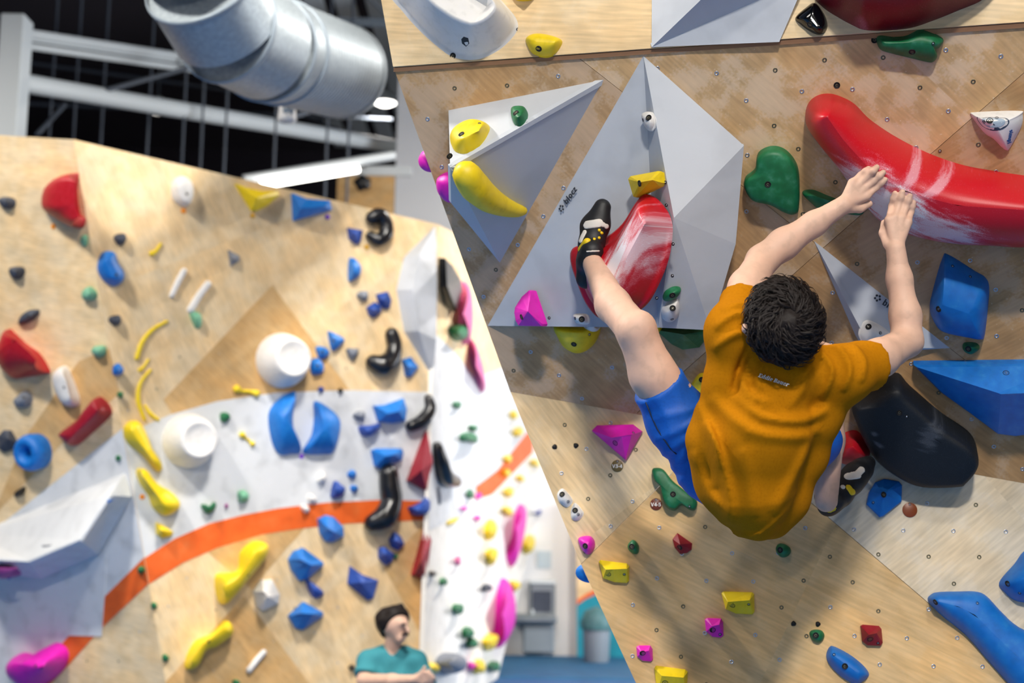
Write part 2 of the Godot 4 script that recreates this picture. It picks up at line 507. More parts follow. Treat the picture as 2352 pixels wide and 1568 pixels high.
# ------------------------------------------------------------------ bodies: distance fields meshed as surface nets
# bones are [a, b, ra, rb]; inside are bones that bound a patch; fold is an extra displacement
func field_mesh(st: SurfaceTool, bones: Array, cell: float, k: float, fold := 0, cuts: Array = [], grow := 0.0, only: Array = []) -> void:
	var n := bones.size()
	var A := PackedVector3Array(); var BA := PackedVector3Array()
	var RA := PackedFloat32Array(); var DR := PackedFloat32Array(); var IL := PackedFloat32Array()
	var lo := Vector3.ONE * INF; var hi := -lo
	for b in bones:
		A.append(b[0]); BA.append(b[1] - b[0]); RA.append(b[2] + grow); DR.append(b[3] - b[2])
		IL.append(1.0 / maxf((b[1] - b[0]).length_squared(), 1e-9))
		var r := Vector3.ONE * (maxf(b[2], b[3]) + grow + cell * 3.0 + k * 0.3)
		lo = lo.min(b[0] - r).min(b[1] - r); hi = hi.max(b[0] + r).max(b[1] + r)
	if only.size():
		var l2 := Vector3.ONE * INF; var h2 := -l2
		for b in only:
			var r := Vector3.ONE * (maxf(b[2], b[3]) + cell * 3.0)
			l2 = l2.min(b[0] - r).min(b[1] - r); h2 = h2.max(b[0] + r).max(b[1] + r)
		lo = lo.max(l2); hi = hi.min(h2)
	var B := 5
	var nb := Vector3i(((hi - lo) / (cell * B)).ceil())
	var nx := nb.x * B + 1; var ny := nb.y * B + 1; var nz := nb.z * B + 1
	var sx := 1; var sy := nx; var sz := nx * ny
	var vals := PackedFloat32Array(); vals.resize(nx * ny * nz); vals.fill(1e9)
	var active: Array = []
	var half := cell * B * 0.5
	var reach := half * 1.7321 + k * 0.3 + (0.02 if fold > 0 else 0.0)
	var has_fold := fold > 0
	for bz in nb.z:
		for by in nb.y:
			for bx in nb.x:
				var c := lo + Vector3(bx, by, bz) * (cell * B) + Vector3.ONE * half
				var near := PackedInt32Array()
				var dmin := 1e9
				var ds := PackedFloat32Array(); ds.resize(n)
				for i in n:
					var pa := c - A[i]
					var h := clampf(pa.dot(BA[i]) * IL[i], 0.0, 1.0)
					var d := (pa - BA[i] * h).length() - RA[i] - DR[i] * h
					ds[i] = d
					dmin = minf(dmin, d)
				if dmin > reach: continue
				if dmin < -reach - k and cuts.is_empty() and only.is_empty(): continue
				for i in n:
					if ds[i] < dmin + reach * 2.0 + k: near.append(i)
				active.append(Vector3i(bx, by, bz) * B)
				for z in B + 1:
					for y in B + 1:
						var id := (bz * B + z) * sz + (by * B + y) * sy + bx * B
						for x in B + 1:
							if vals[id + x] < 1e8: continue
							var p := lo + Vector3(bx * B + x, by * B + y, bz * B + z) * cell
							var d := 1e8
							for i in near:
								var pa := p - A[i]
								var h := clampf(pa.dot(BA[i]) * IL[i], 0.0, 1.0)
								var e := (pa - BA[i] * h).length() - RA[i] - DR[i] * h
								var w := k - absf(d - e)
								d = minf(d, e)
								if w > 0.0: d -= w * w * 0.25 / k
							if has_fold and absf(d) < 0.06: d += fold_at(fold, p)
							for q in cuts: d = maxf(d, q.distance_to(p))
							if only.size():
								var m := 1e8
								for b in only:
									var q := Geometry3D.get_closest_point_to_segment(p, b[0], b[1])
									var t: float = clampf((p - b[0]).dot(b[1] - b[0]) / maxf((b[1] - b[0]).length_squared(), 1e-9), 0.0, 1.0)
									m = minf(m, p.distance_to(q) - lerpf(b[2], b[3], t))
								d = maxf(d, m)
							vals[id + x] = d
	var vid := PackedInt32Array(); vid.resize(nx * ny * nz); vid.fill(-1)
	var verts := PackedVector3Array()
	var off := [0, sx, sy, sx + sy, sz, sz + sx, sz + sy, sz + sx + sy]
	var corner := [Vector3(0, 0, 0), Vector3(1, 0, 0), Vector3(0, 1, 0), Vector3(1, 1, 0), Vector3(0, 0, 1), Vector3(1, 0, 1), Vector3(0, 1, 1), Vector3(1, 1, 1)]
	var edges := [[0, 1], [2, 3], [4, 5], [6, 7], [0, 2], [1, 3], [4, 6], [5, 7], [0, 4], [1, 5], [2, 6], [3, 7]]
	var cells: Array = []
	for b in active:
		for z in B:
			for y in B:
				for x in B:
					var id: int = (b.z + z) * sz + (b.y + y) * sy + b.x + x
					var mask := 0
					for i in 8:
						if vals[id + off[i]] < 0.0: mask |= 1 << i
					if mask == 0 or mask == 255: continue
					var s := Vector3.ZERO
					var cnt := 0
					for e in edges:
						var p: int = e[0]; var q: int = e[1]
						if ((mask >> p) & 1) == ((mask >> q) & 1): continue
						var a := vals[id + off[p]]; var c := vals[id + off[q]]
						if absf(c) > 1e7: c = cell * 0.5
						if absf(a) > 1e7: a = cell * 0.5
						s += corner[p].lerp(corner[q], clampf(a / (a - c), 0.0, 1.0)); cnt += 1
					vid[id] = verts.size()
					verts.append(lo + (Vector3(b.x + x, b.y + y, b.z + z) + s / cnt) * cell)
					cells.append(id)
	var mesh_v := func(i: int) -> void:
		st.add_vertex(verts[i])
	for id in cells:
		for ax in 3:
			var d0: int = [sx, sy, sz][ax]
			var d1: int = [sy, sz, sx][ax]
			var d2: int = [sz, sx, sy][ax]
			var in0 := vals[id] < 0.0
			if in0 == (vals[id + d0] < 0.0): continue
			if id - d1 - d2 < 0: continue
			var a := vid[id]; var b := vid[id - d1]; var c := vid[id - d1 - d2]; var d := vid[id - d2]
			if b < 0 or c < 0 or d < 0: continue
			for t in ([a, c, b, a, d, c] if in0 else [a, b, c, a, c, d]): mesh_v.call(t)

# ------------------------------------------------------------------ the place
func _ready() -> void:
	rng.seed = 20
	set_camera_and_light()
	make_materials()
	build_hall()
	build_near_wall()
	build_far_walls()
	for line in NEAR_HOLDS: hold(line)
	build_special_holds()
	for line in FAR_HOLDS: hold(line)
	build_tags()
	build_background()
	build_climber()
	build_sitter()

func set_camera_and_light() -> void:
	lens_basis = Basis(Vector3.RIGHT, deg_to_rad(8.0)) * Basis(Vector3.BACK, deg_to_rad(0.95))
	var cam := Camera3D.new()
	cam.name = "camera"
	var eye := CameraAttributesPhysical.new()
	eye.frustum_focal_length = 50.0
	eye.frustum_focus_distance = 4.0
	eye.exposure_aperture = 2.2
	cam.attributes = eye
	cam.fov = 27.0
	add_child(cam)
	cam.transform = Transform3D(lens_basis, EYE)
	cam.current = true
	var env := Environment.new()
	env.background_mode = Environment.BG_COLOR
	env.background_color = Color(0.75, 0.8, 0.88)
	env.tonemap_mode = Environment.TONE_MAPPER_LINEAR
	env.tonemap_exposure = 1.11
	env.sdfgi_enabled = true; env.ssao_enabled = true; env.ssil_enabled = true
	var we := WorldEnvironment.new()
	we.name = "environment"
	we.environment = env
	add_child(we)
	# daylight through the glazed front behind the camera and through the window beside the far walls
	area_light("front_window_light", Vector3(-4.5, 2.9, 6.7), Vector3(0.6, 2.2, -4.5), Vector2(4.6, 2.6), 1.0, Color(0.88, 0.94, 1.0))
	area_light("side_window_light", Vector3(7.8, 3.0, -12.0), Vector3(-1.0, 1.6, -13.0), Vector2(5.0, 3.0), 62.0, Color(0.97, 0.98, 1.0))
	# high-bay lamps
	for p in LAMPS:
		area_light("lamp_light", Vector3(p[0], p[1] - 0.13, p[2]), Vector3(p[0], 0, p[2] - 0.001), Vector2(p[3], p[3]) * 1.6, p[4], Color(1.0, 0.975, 0.94))
const LAMPS := [[-1.6, 6.8, -0.6, 0.42, 4.0], [1.8, 6.8, 0.2, 0.42, 11.0], [0.1, 6.8, 3.4, 0.42, 88.0], [2.6, 6.8, 3.6, 0.42, 14.0], [-4.2, 6.8, -4.6, 0.42, 46.0], [-0.2, 6.8, -5.6, 0.42, 46.0], [-6.4, 6.8, -8.6, 0.42, 10.0], [2.6, 6.8, -11.0, 0.42, 36.0],
	[-5.02, 7.56, -19.3, 0.3, 5.0], [-1.84, 7.72, -19.3, 0.3, 5.0]]
func area_light(called: String, from: Vector3, to: Vector3, size: Vector2, energy: float, c: Color) -> void:
	var l := AreaLight3D.new()
	l.name = numbered(called)
	l.area_size = size
	l.light_energy = energy
	l.light_color = c
	l.shadow_enabled = true
	add_child(l)
	l.look_at_from_position(from, to, Vector3.UP if absf((to - from).normalized().y) < 0.95 else Vector3.BACK)

func make_materials() -> void:
	var clean := wood_texture(11, 0.12, 0.25)
	var worn := wood_texture(47, 0.5, 0.55)
	for w in [["ply_pale", clean, rgb8(250, 245, 234)], ["ply_honey", clean, rgb8(240, 222, 192)], ["ply_tan", clean, rgb8(226, 205, 172)], ["ply_ash", clean, rgb8(236, 243, 255)], ["ply_cream", clean, rgb8(255, 252, 244)],
			["ply_worn", worn, rgb8(226, 206, 186)], ["ply_worn_light", worn, rgb8(242, 226, 206)], ["ply_worn_brown", worn, rgb8(214, 192, 168)]]:
		var m := plain(w[2], 0.62)
		m.albedo_texture = w[1]
		m.metallic_specular = 0.3
		M[w[0]] = m
	M.ply_edge = plain(rgb8(150, 110, 78), 0.8)
	M.steel = plain(rgb8(190, 195, 205), 0.3, 0.9)
	M.old_steel = plain(rgb8(110, 105, 85), 0.45, 0.7)
	M.socket = plain(rgb8(18, 18, 20), 0.7)
	M.grey_paint = dusty(rgb8(192, 197, 204), 0.8, 0.2, 0.012, 1.2)
	M.grey_paint_light = dusty(rgb8(214, 217, 220), 0.65, 0.2, 0.02, 1.0)
	M.white_paint = dusty(rgb8(236, 232, 224), 0.7, 0.2, 0.02, 1.0)
	M.orange_paint = dusty(rgb8(232, 98, 26), 0.6, 0.14, 0.02, 1.0)
	M.yellow = dusty(rgb8(240, 208, 18), 0.45, 0.22)
	M.green = dusty(rgb8(8, 104, 58), 0.5, 0.3)
	M.blue = dusty(rgb8(4, 108, 196), 0.5, 0.2)
	M.navy = dusty(rgb8(22, 66, 156), 0.55, 0.28)
	M.red = dusty(rgb8(184, 14, 32), 0.45, 0.16)
	M.crimson = dusty(rgb8(150, 10, 34), 0.45, 0.16)
	M.pink = dusty(rgb8(226, 22, 180), 0.45, 0.2)
	M.rose = dusty(rgb8(208, 90, 150), 0.5, 0.35)
	M.violet = dusty(rgb8(160, 60, 140), 0.5, 0.5)
	M.black = dusty(rgb8(14, 16, 22), 0.28, 0.12)
	M.navy_black = dusty(rgb8(8, 20, 32), 0.4, 0.16, 0.02, 2.5, rgb8(60, 120, 140))
	M.gloss_black = plain(rgb8(6, 8, 12), 0.12)
	M.white = dusty(rgb8(228, 226, 222), 0.5, 0.4)
	M.grey = dusty(rgb8(116, 122, 134), 0.6, 0.35)
	M.slate = dusty(rgb8(52, 60, 76), 0.6, 0.2)
	M.mint = dusty(rgb8(112, 178, 142), 0.6, 0.4)
	M.white_wall = plain(rgb8(238, 240, 242), 0.8)
	M.grey_wall = plain(rgb8(96, 102, 112), 0.85)
	M.dark_wall = plain(rgb8(46, 40, 48), 0.9)
	M.white_steel = plain(rgb8(214, 222, 226), 0.45)
	M.grey_steel = plain(rgb8(128, 140, 150), 0.5)
	M.mat_blue = dusty(rgb8(18, 88, 130), 0.7, 0.1, 0.02, 0.6)
	M.mat_navy = dusty(rgb8(22, 84, 138), 0.7, 0.1, 0.02, 0.6)
	M.teal = dusty(rgb8(8, 138, 158), 0.6, 0.15, 0.015, 0.8)
	M.floor = plain(rgb8(120, 122, 126), 0.8)
	M.glow = lamp_material(Color(1.0, 0.98, 0.95), 6.0)
	M.daylight = lamp_material(Color(0.9, 0.95, 1.0), 0.6)
	t_nut_mesh = lathe([[0.0068, -0.001], [0.0068, 0.001], [0.0055, 0.0014], [0.0031, 0.0008], [0.0028, -0.005], [0.0, -0.005]], 12)
	bolt_mesh = two_tone(lathe([[0.0095, -0.002], [0.0095, 0.0006], [0.008, 0.0005], [0.0075, -0.0004], [0.0, -0.0004]], 14), M.socket, lathe([[0.0045, -0.002], [0.0045, 0.0003], [0.0028, 0.0003], [0.0025, -0.001], [0.0, -0.001]], 6), M.old_steel)
	hole_mesh = two_tone(lathe([[0.005, -0.002], [0.005, 0.0006], [0.0042, 0.0006], [0.004, -0.002], [0.0, -0.002]], 10), M.socket, lathe([[0.0028, -0.002], [0.0028, 0.0], [0.0, 0.0]], 8), M.steel)
func two_tone(a: ArrayMesh, ma: Material, b: ArrayMesh, mb: Material) -> ArrayMesh:
	var m := ArrayMesh.new()
	m.add_surface_from_arrays(Mesh.PRIMITIVE_TRIANGLES, a.surface_get_arrays(0))
	m.surface_set_material(0, ma)
	m.add_surface_from_arrays(Mesh.PRIMITIVE_TRIANGLES, b.surface_get_arrays(0))
	m.surface_set_material(1, mb)
	return m
func lamp_material(c: Color, e: float) -> StandardMaterial3D:
	var m := plain(c, 0.5)
	m.emission_enabled = true
	m.emission = c
	m.emission_energy_multiplier = e
	return m

func build_hall() -> void:
	structure(box("floor", Vector3(-0.5, -0.1, -8.5), Vector3(21.4, 0.2, 32.4), M.floor), "grey concrete floor under the mats")
	structure(box("ceiling", Vector3(-0.5, 8.5, -8.5), Vector3(21.4, 0.2, 32.4), M.dark_wall), "dark painted roof deck of the hall")
	var deck := structure(thing("ceiling_deck", Transform3D(Basis(), Vector3(2.4, 8.36, -18.5))), "pale corrugated roof deck over the far end")
	for k in 28:
		box("deck_rib", Vector3(-5.4 + k * 0.4, 0.0, 0.0), Vector3(0.26, 0.06, 11.0), M.white_steel, deck, 0.015)
	structure(box("wall_far", Vector3(-0.5, 4.2, -24.6), Vector3(21.4, 8.8, 0.2), M.dark_wall), "dark end wall of the hall")
	structure(box("wall_side", Vector3(-11.1, 4.2, -8.5), Vector3(0.2, 8.8, 32.4), M.grey_wall), "grey side wall of the hall")
	# glazed front behind the camera
	var wf := structure(thing("wall_front"), "grey front wall with a wide window")
	for b in [[Vector3(-8.95, 4.2, 7.1), Vector3(4.1, 8.8, 0.2)], [Vector3(4.0, 4.2, 7.1), Vector3(12.2, 8.8, 0.2)], [Vector3(-4.5, 0.7, 7.1), Vector3(4.8, 1.8, 0.2)], [Vector3(-4.5, 6.5, 7.1), Vector3(4.8, 4.2, 0.2)]]:
		box("wall_section", b[0], b[1], M.grey_wall, wf)
	structure(box("window_1", Vector3(-4.5, 3.0, 7.1), Vector3(4.8, 2.8, 0.04), M.daylight), "frosted front window glowing with daylight")
	var ws := structure(thing("wall_window_side"), "grey wall with a wide window beside the far climbing walls")
	for b in [[Vector3(10.1, 4.2, -1.85), Vector3(0.2, 8.8, 17.9)], [Vector3(10.1, 4.2, -19.6), Vector3(0.2, 8.8, 9.8)], [Vector3(10.1, 0.55, -12.0), Vector3(0.2, 1.5, 5.4)], [Vector3(10.1, 6.65, -12.0), Vector3(0.2, 3.9, 5.4)]]:
		box("wall_section", b[0], b[1], M.grey_wall, ws)
	structure(box("window_2", Vector3(10.1, 3.0, -12.0), Vector3(0.04, 3.4, 5.4), M.daylight), "frosted side window glowing with daylight")
	var wb := structure(thing("wall_white"), "tall white wall behind the climbing walls")
	box("wall_section", Vector3(1.05, 4.2, -17.0), Vector3(5.0, 8.4, 0.3), M.white_wall, wb)
	# crash mats
	tag(box("crash_mat", Vector3(0.0, 0.15, -6.9), Vector3(19.0, 0.3, 14.0), M.mat_navy, null, 0.03), "deep blue crash mat covering the floor below both climbing walls", "crash mat")
	tag(box("crash_mat", Vector3(2.6, 0.155, -15.35), Vector3(8.0, 0.31, 2.7), M.mat_blue, null, 0.03), "lighter blue crash mat in front of the white wall", "crash mat")
	for p in LAMPS:
		var l := thing("ceiling_lamp", Transform3D(Basis(), Vector3(p[0], p[1], p[2])))
		tag(l, "round glowing high-bay lamp hanging from the dark roof", "lamp", "high-bay lamps")
		var up := Basis(Vector3.RIGHT, -PI / 2.0)
		var r: float = p[3] * 0.5
		mesh_node("housing", lathe([[r * 1.05, -0.06], [r * 1.08, 0.0], [r * 0.7, 0.08], [r * 0.3, 0.14], [0.0, 0.15]], 24), M.white_steel, l, Transform3D(up, Vector3.ZERO))
		mesh_node("diffuser", lathe([[0.0, -0.1], [r * 0.6, -0.095], [r, -0.06], [r, -0.02]], 24), M.glow, l, Transform3D(up, Vector3.ZERO))
		rod("suspension", Vector3(0, 0.14, 0), Vector3(0, 8.4 - p[1], 0), 0.008, 0.008, M.grey_steel, l, 6)

func build_near_wall() -> void:
	# three planes: a vertical head, a 30 degree overhang and a near-vertical foot; the right end stands nearer
	var A := at(905, 157, 4.35)
	var Bp := at(2352, 55, 3.92)
	var C := at(1172, 900, 4.72)
	PL["2"] = make_plane(A, Bp, C)
	var D := on(PL["2"], 2352, 1110)
	PL["3"] = make_plane(C, D, at(1460, 1568, 4.5))
	PL["1"] = make_plane(A, Bp, at(877, 0, 4.385))
	var w := structure(thing("wall_right", Transform3D(Basis(), Vector3(0.9, 0.3, -4.5))), "plywood bouldering wall with an overhang in the middle")
	var P1: Dictionary = PL["1"]; var P2: Dictionary = PL["2"]; var P3: Dictionary = PL["3"]
	var p: MeshInstance3D
	p = panel("plywood_panel", P1, w, "905,156 877,0 747,-730 2600,-730 2600,36", M.ply_pale, 0.1, 0.012, 0.03)
	t_nuts(P1, p, Vector2(0.155, 0.09), Vector2(0.02, 0.04), 0.014, 90)
	p = panel("plywood_panel", P2, w, "905,160 1326,130 1889,571 1460,951 1172,900", M.ply_worn, 0.85, 0.0, 0.018, 0.0008, Vector2(0.13, 0.4))
	t_nuts(P2, p, Vector2(0.16, 0.088), Vector2(0.05, 0.02), 0.016)
	p = panel("plywood_panel", P2, w, "1326,130 2490,47 1889,571", M.ply_worn_light, 0.8, 0.0, 0.018, 0.0008, Vector2(0.5, 0.15))
	t_nuts(P2, p, Vector2(0.16, 0.088), Vector2(0.05, 0.02), 0.016)
	p = panel("plywood_panel", P2, w, "2490,47 2600,47 2600,1125 1889,571", M.ply_worn_brown, -0.5, 0.0, 0.018, 0.0008, Vector2(0.3, 0.7))
	t_nuts(P2, p, Vector2(0.16, 0.088), Vector2(0.05, 0.02), 0.016)
	p = panel("plywood_panel", P2, w, "1889,571 2600,1125 2600,1154 1460,951", M.ply_worn_brown, 0.7, 0.0, 0.018, 0.0008, Vector2(0.75, 0.3))
	t_nuts(P2, p, Vector2(0.16, 0.088), Vector2(0.05, 0.02), 0.016)
	p = panel("plywood_panel", P3, w, "1168,890 1655,976 1334,1296", M.ply_pale, 0.9, 0.0, 0.018, 0.0008, Vector2(0.6, 0.1))
	t_nuts(P3, p, Vector2(0.154, 0.083), Vector2(0.03, 0.03), 0.006)
	p = panel("plywood_panel", P3, w, "1655,976 1334,1296 1460,1568 1750,2190 3000,2190 2450,1656", M.ply_honey, 0.45, 0.0, 0.018, 0.0008, Vector2(0.2, 0.55))
	t_nuts(P3, p, Vector2(0.154, 0.083), Vector2(0.03, 0.03), 0.006)
	p = panel("plywood_panel", P3, w, "1655,976 2600,1144 2600,1785 2450,1656", M.ply_ash, -0.7, 0.0, 0.018, 0.0008, Vector2(0.4, 0.8))
	t_nuts(P3, p, Vector2(0.154, 0.083), Vector2(0.03, 0.03), 0.006)
	panel("seam_strip", P2, w, "905,155 2600,34 2600,45 905,164", M.ply_edge, 0.0, 0.006, 0.02, 0.0)
	# the wall's flank, running back out of sight
	var e := [on(P1, 747, -730), on(P1, 905, 157), on(P2, 1172, 900), on(P3, 1330, 1290), on(P3, 1460, 1568), on(P3, 1750, 2190)]
	var st := begin(false)
	var back := Vector3(0.75, 0, -1.6)
	for i in e.size() - 1:
		quad(st, e[i] + back * 0.012, e[i + 1] + back * 0.012, e[i + 1] + back, e[i] + back, Vector3(-1, 0, -0.4))
		quad(st, e[i] + back + Vector3(3, 0, 0.6), e[i + 1] + back + Vector3(3, 0, 0.6), e[i + 1] + back, e[i] + back, Vector3(0, 0, -1))
	mesh_node("flank_panel", done(st, false), M.ply_tan, w)
	# volumes
	var v1 := [[1030, 253, 0.0], [1386, 183, 0.0], [1034, 384, 0.27], [1148, 603, 0.0], [1036, 466, 0.19]]
	volume("wall_volume", P2, M.grey_paint, v1, [[0, 1, 2], [2, 1, 3, 4], [0, 2, 4]], "grey wedge volume with yellow banana hold, beside the wall's free edge")
	PL["1a"] = face_plane(P2, v1[0], v1[1], v1[2])
	PL["1b"] = face_plane(P2, v1[2], v1[1], v1[3])
	var v2 := [[1478, 128, 0.0], [1120, 748, 0.0], [1512, 752, 0.2], [1548, 500, 0.24], [1709, 334, 0.05], [1632, 758, 0.16], [1690, 560, 0.1]]
	volume("wall_volume", P2, M.grey_paint, v2, [[0, 1, 2, 3], [0, 3, 4], [3, 2, 5, 6, 4]], "largest grey pyramid volume, under the climber's raised foot")
	PL["2a"] = face_plane(P2, v2[0], v2[1], v2[3])
	PL["2b"] = face_plane(P2, v2[3], v2[2], v2[5])
	var v3 := [[1497, 108, 0.02], [1498, -320, 0.0], [1705, -92, 0.2], [1852, -48, 0.05], [1790, 96, 0.02], [1800, -320, 0.0]]
	volume("wall_volume", P1, M.grey_paint, v3, [[0, 1, 2], [0, 2, 3, 4], [1, 5, 2], [5, 3, 2]], "grey faceted volume just above the seam of the wall")
	var v4 := [[1870, 553, 0.0], [2182, 799, 0.0], [1988, 776, 0.06], [2000, 800, 0.06], [1990, 812, 0.0], [1965, 770, 0.0]]
	volume("wall_volume", P2, M.grey_paint, v4, [[0, 1, 3, 2], [0, 2, 5], [2, 3, 4, 5], [3, 1, 4]], "narrow grey triangular volume behind the climber's forearm")
	PL["4a"] = face_plane(P2, v4[0], v4[1], v4[3])

func build_far_walls() -> void:
	var a := at(168, 320, 8.9)
	var b := at(1005, 515, 10.3)
	PL["L2"] = make_plane(a, b, a + Vector3.DOWN)
	var L2: Dictionary = PL["L2"]
	PL["L1"] = make_plane(a, on(L2, 380, 1568), at(0, 310, 9.15))
	PL["L3"] = make_plane(b, b + Vector3.DOWN, at(1143, 1557, 13.65))
	var L1: Dictionary = PL["L1"]; var L3: Dictionary = PL["L3"]
	print("L1 ", L1.n, " L2 ", L2.n, " L3 ", L3.n, " P1 ", PL["1"].n, " P3 ", PL["3"].n)
	var w := structure(thing("wall_left", Transform3D(Basis(), Vector3(-1.5, 0.3, -9.6))), "far bouldering wall with a grey band and an orange stripe")
	panel("plywood_panel", L1, w, "-400,300 0,310 168,320 380,1568 402,1700 -400,1700", M.ply_pale, 0.2, 0.0, 0.03)
	panel("plywood_panel", L2, w, "168,320 1005,515 985,1150 966,1690 402,1690 380,1568", M.ply_pale, 1.1, 0.0, 0.03, 0.0, Vector2(0.3, 0.2))
	panel("plywood_panel", L3, w, "1005,515 1330,690 1310,900 1262,1080 1143,1557 1010,1660 966,1690 985,1150", M.white_paint, 0.4, 0.0, 0.03, 0.0, Vector2(0.1, 0.6))
	panel("cream_plywood_panel", L3, w, "1005,515 1330,690 1290,840 1240,800 1140,850 1090,868 1040,805 997,764", M.ply_cream, 0.4, 0.0012, 0.001, 0.0)
	for q in [["L2", "625,655 815,912 640,940 420,990 375,918"], ["L2", "470,1262 600,1222 706,1205 578,1352"], ["L2", "560,1368 380,1566 400,1690 800,1690"], ["L2", "880,1300 985,1190 980,1480"], ["L1", "-20,1190 60,1000 180,830 250,800 272,905 150,1010"]]:
		panel("tan_inlay_panel", PL[q[0]], w, q[1], M.ply_tan, 0.7, 0.0012, 0.001, 0.0)
	var band := PackedVector2Array()
	panel("grey_painted_band", L1, w, "281,984 0,1206 -300,1440 -300,1900 20,1610 140,1480 240,1370 331,1280", M.grey_paint_light, 0.0, 0.0022, 0.001, 0.0)
	panel("grey_painted_band", L2, w, "284,998 390,952 500,921 640,901 800,896 992,900 985,1150 870,1148 750,1154 640,1167 560,1182 480,1202 400,1237 332,1281", M.grey_paint_light, 0.0, 0.0022, 0.001, 0.0)
	panel("grey_painted_band", L3, w, "997,764 1040,805 1090,868 1140,850 1240,800 1290,840 1260,960 1208,996 1142,1080 1092,1118 1060,1178 1000,1212 984,1216 985,1150", M.grey_paint_light, 0.0, 0.0022, 0.001, 0.0)
	panel("orange_stripe", L1, w, "331,1280 240,1370 140,1480 20,1610 50,1640 140,1546 235,1441 341,1341", M.orange_paint, 0.0, 0.003, 0.001, 0.0)
	panel("orange_stripe", L2, w, "332,1281 400,1237 480,1202 560,1182 640,1167 750,1154 870,1148 985,1150 984,1194 800,1202 700,1212 600,1227 500,1257 420,1292 342,1341", M.orange_paint, 0.0, 0.003, 0.001, 0.0)
	panel("orange_stripe", L3, w, "1092,1118 1142,1080 1208,996 1262,960 1262,1010 1222,1040 1130,1135 1096,1146", M.orange_paint, 0.0, 0.003, 0.001, 0.0)
	# pale coping along the top and the closed access hatch with its groove
	rod("coping", on(L1, -400, 300), on(L1, 168, 320), 0.02, 0.02, M.ply_cream, w, 8)
	rod("coping", on(L2, 168, 320), on(L2, 1005, 515), 0.02, 0.02, M.ply_cream, w, 8)
	var hatch := "38,1330 38,1440 50,1455 235,1462 240,1330 243,1240"
	panel("access_hatch", L1, w, "42,1300 40,1442 52,1456 234,1461 243,1340 246,1250 180,1270", M.grey_paint_light, 0.0, 0.006, 0.003, 0.0)
	for q in [["L1", Vector2(0.3, 0.2), 60], ["L2", Vector2(0.3, 0.2), 90]]:
		for ch in w.get_children():
			if ch.name.begins_with("plywood_panel") and ch.global_basis.z.is_equal_approx(PL[q[0]].n):
				t_nuts(PL[q[0]], ch, q[1], Vector2(0.07, 0.05), 0.03, q[2])
	# the two large volumes of this wall
	volume("wall_volume", L1, M.grey_paint_light, [[-60, 1225, 0.0], [288, 1085, 0.0], [302, 1140, 0.02], [252, 1138, 0.2], [184, 1240, 0.34], [66, 1290, 0.34], [-60, 1284, 0.34], [226, 1274, 0.02], [96, 1329, 0.02], [-60, 1310, 0.02]],
		[[0, 1, 3, 4], [0, 4, 5, 6], [1, 2, 3], [3, 2, 7, 4], [4, 7, 8, 5], [5, 8, 9, 6]], "pale grey ledge volume above the orange stripe")
	volume("wall_volume", L2, M.grey_paint, [[1000, 518, 0.0], [928, 590, 0.0], [910, 665, 0.0], [928, 762, 0.0], [994, 868, 0.0], [962, 585, 0.12], [948, 665, 0.14], [962, 760, 0.13], [1004, 640, 0.1], [1002, 780, 0.1]],
		[[0, 1, 5], [1, 2, 6, 5], [2, 3, 7, 6], [3, 4, 7], [0, 5, 8], [5, 6, 8], [6, 7, 9, 8], [7, 4, 9]], "tall grey faceted volume at the corner of the far wall")

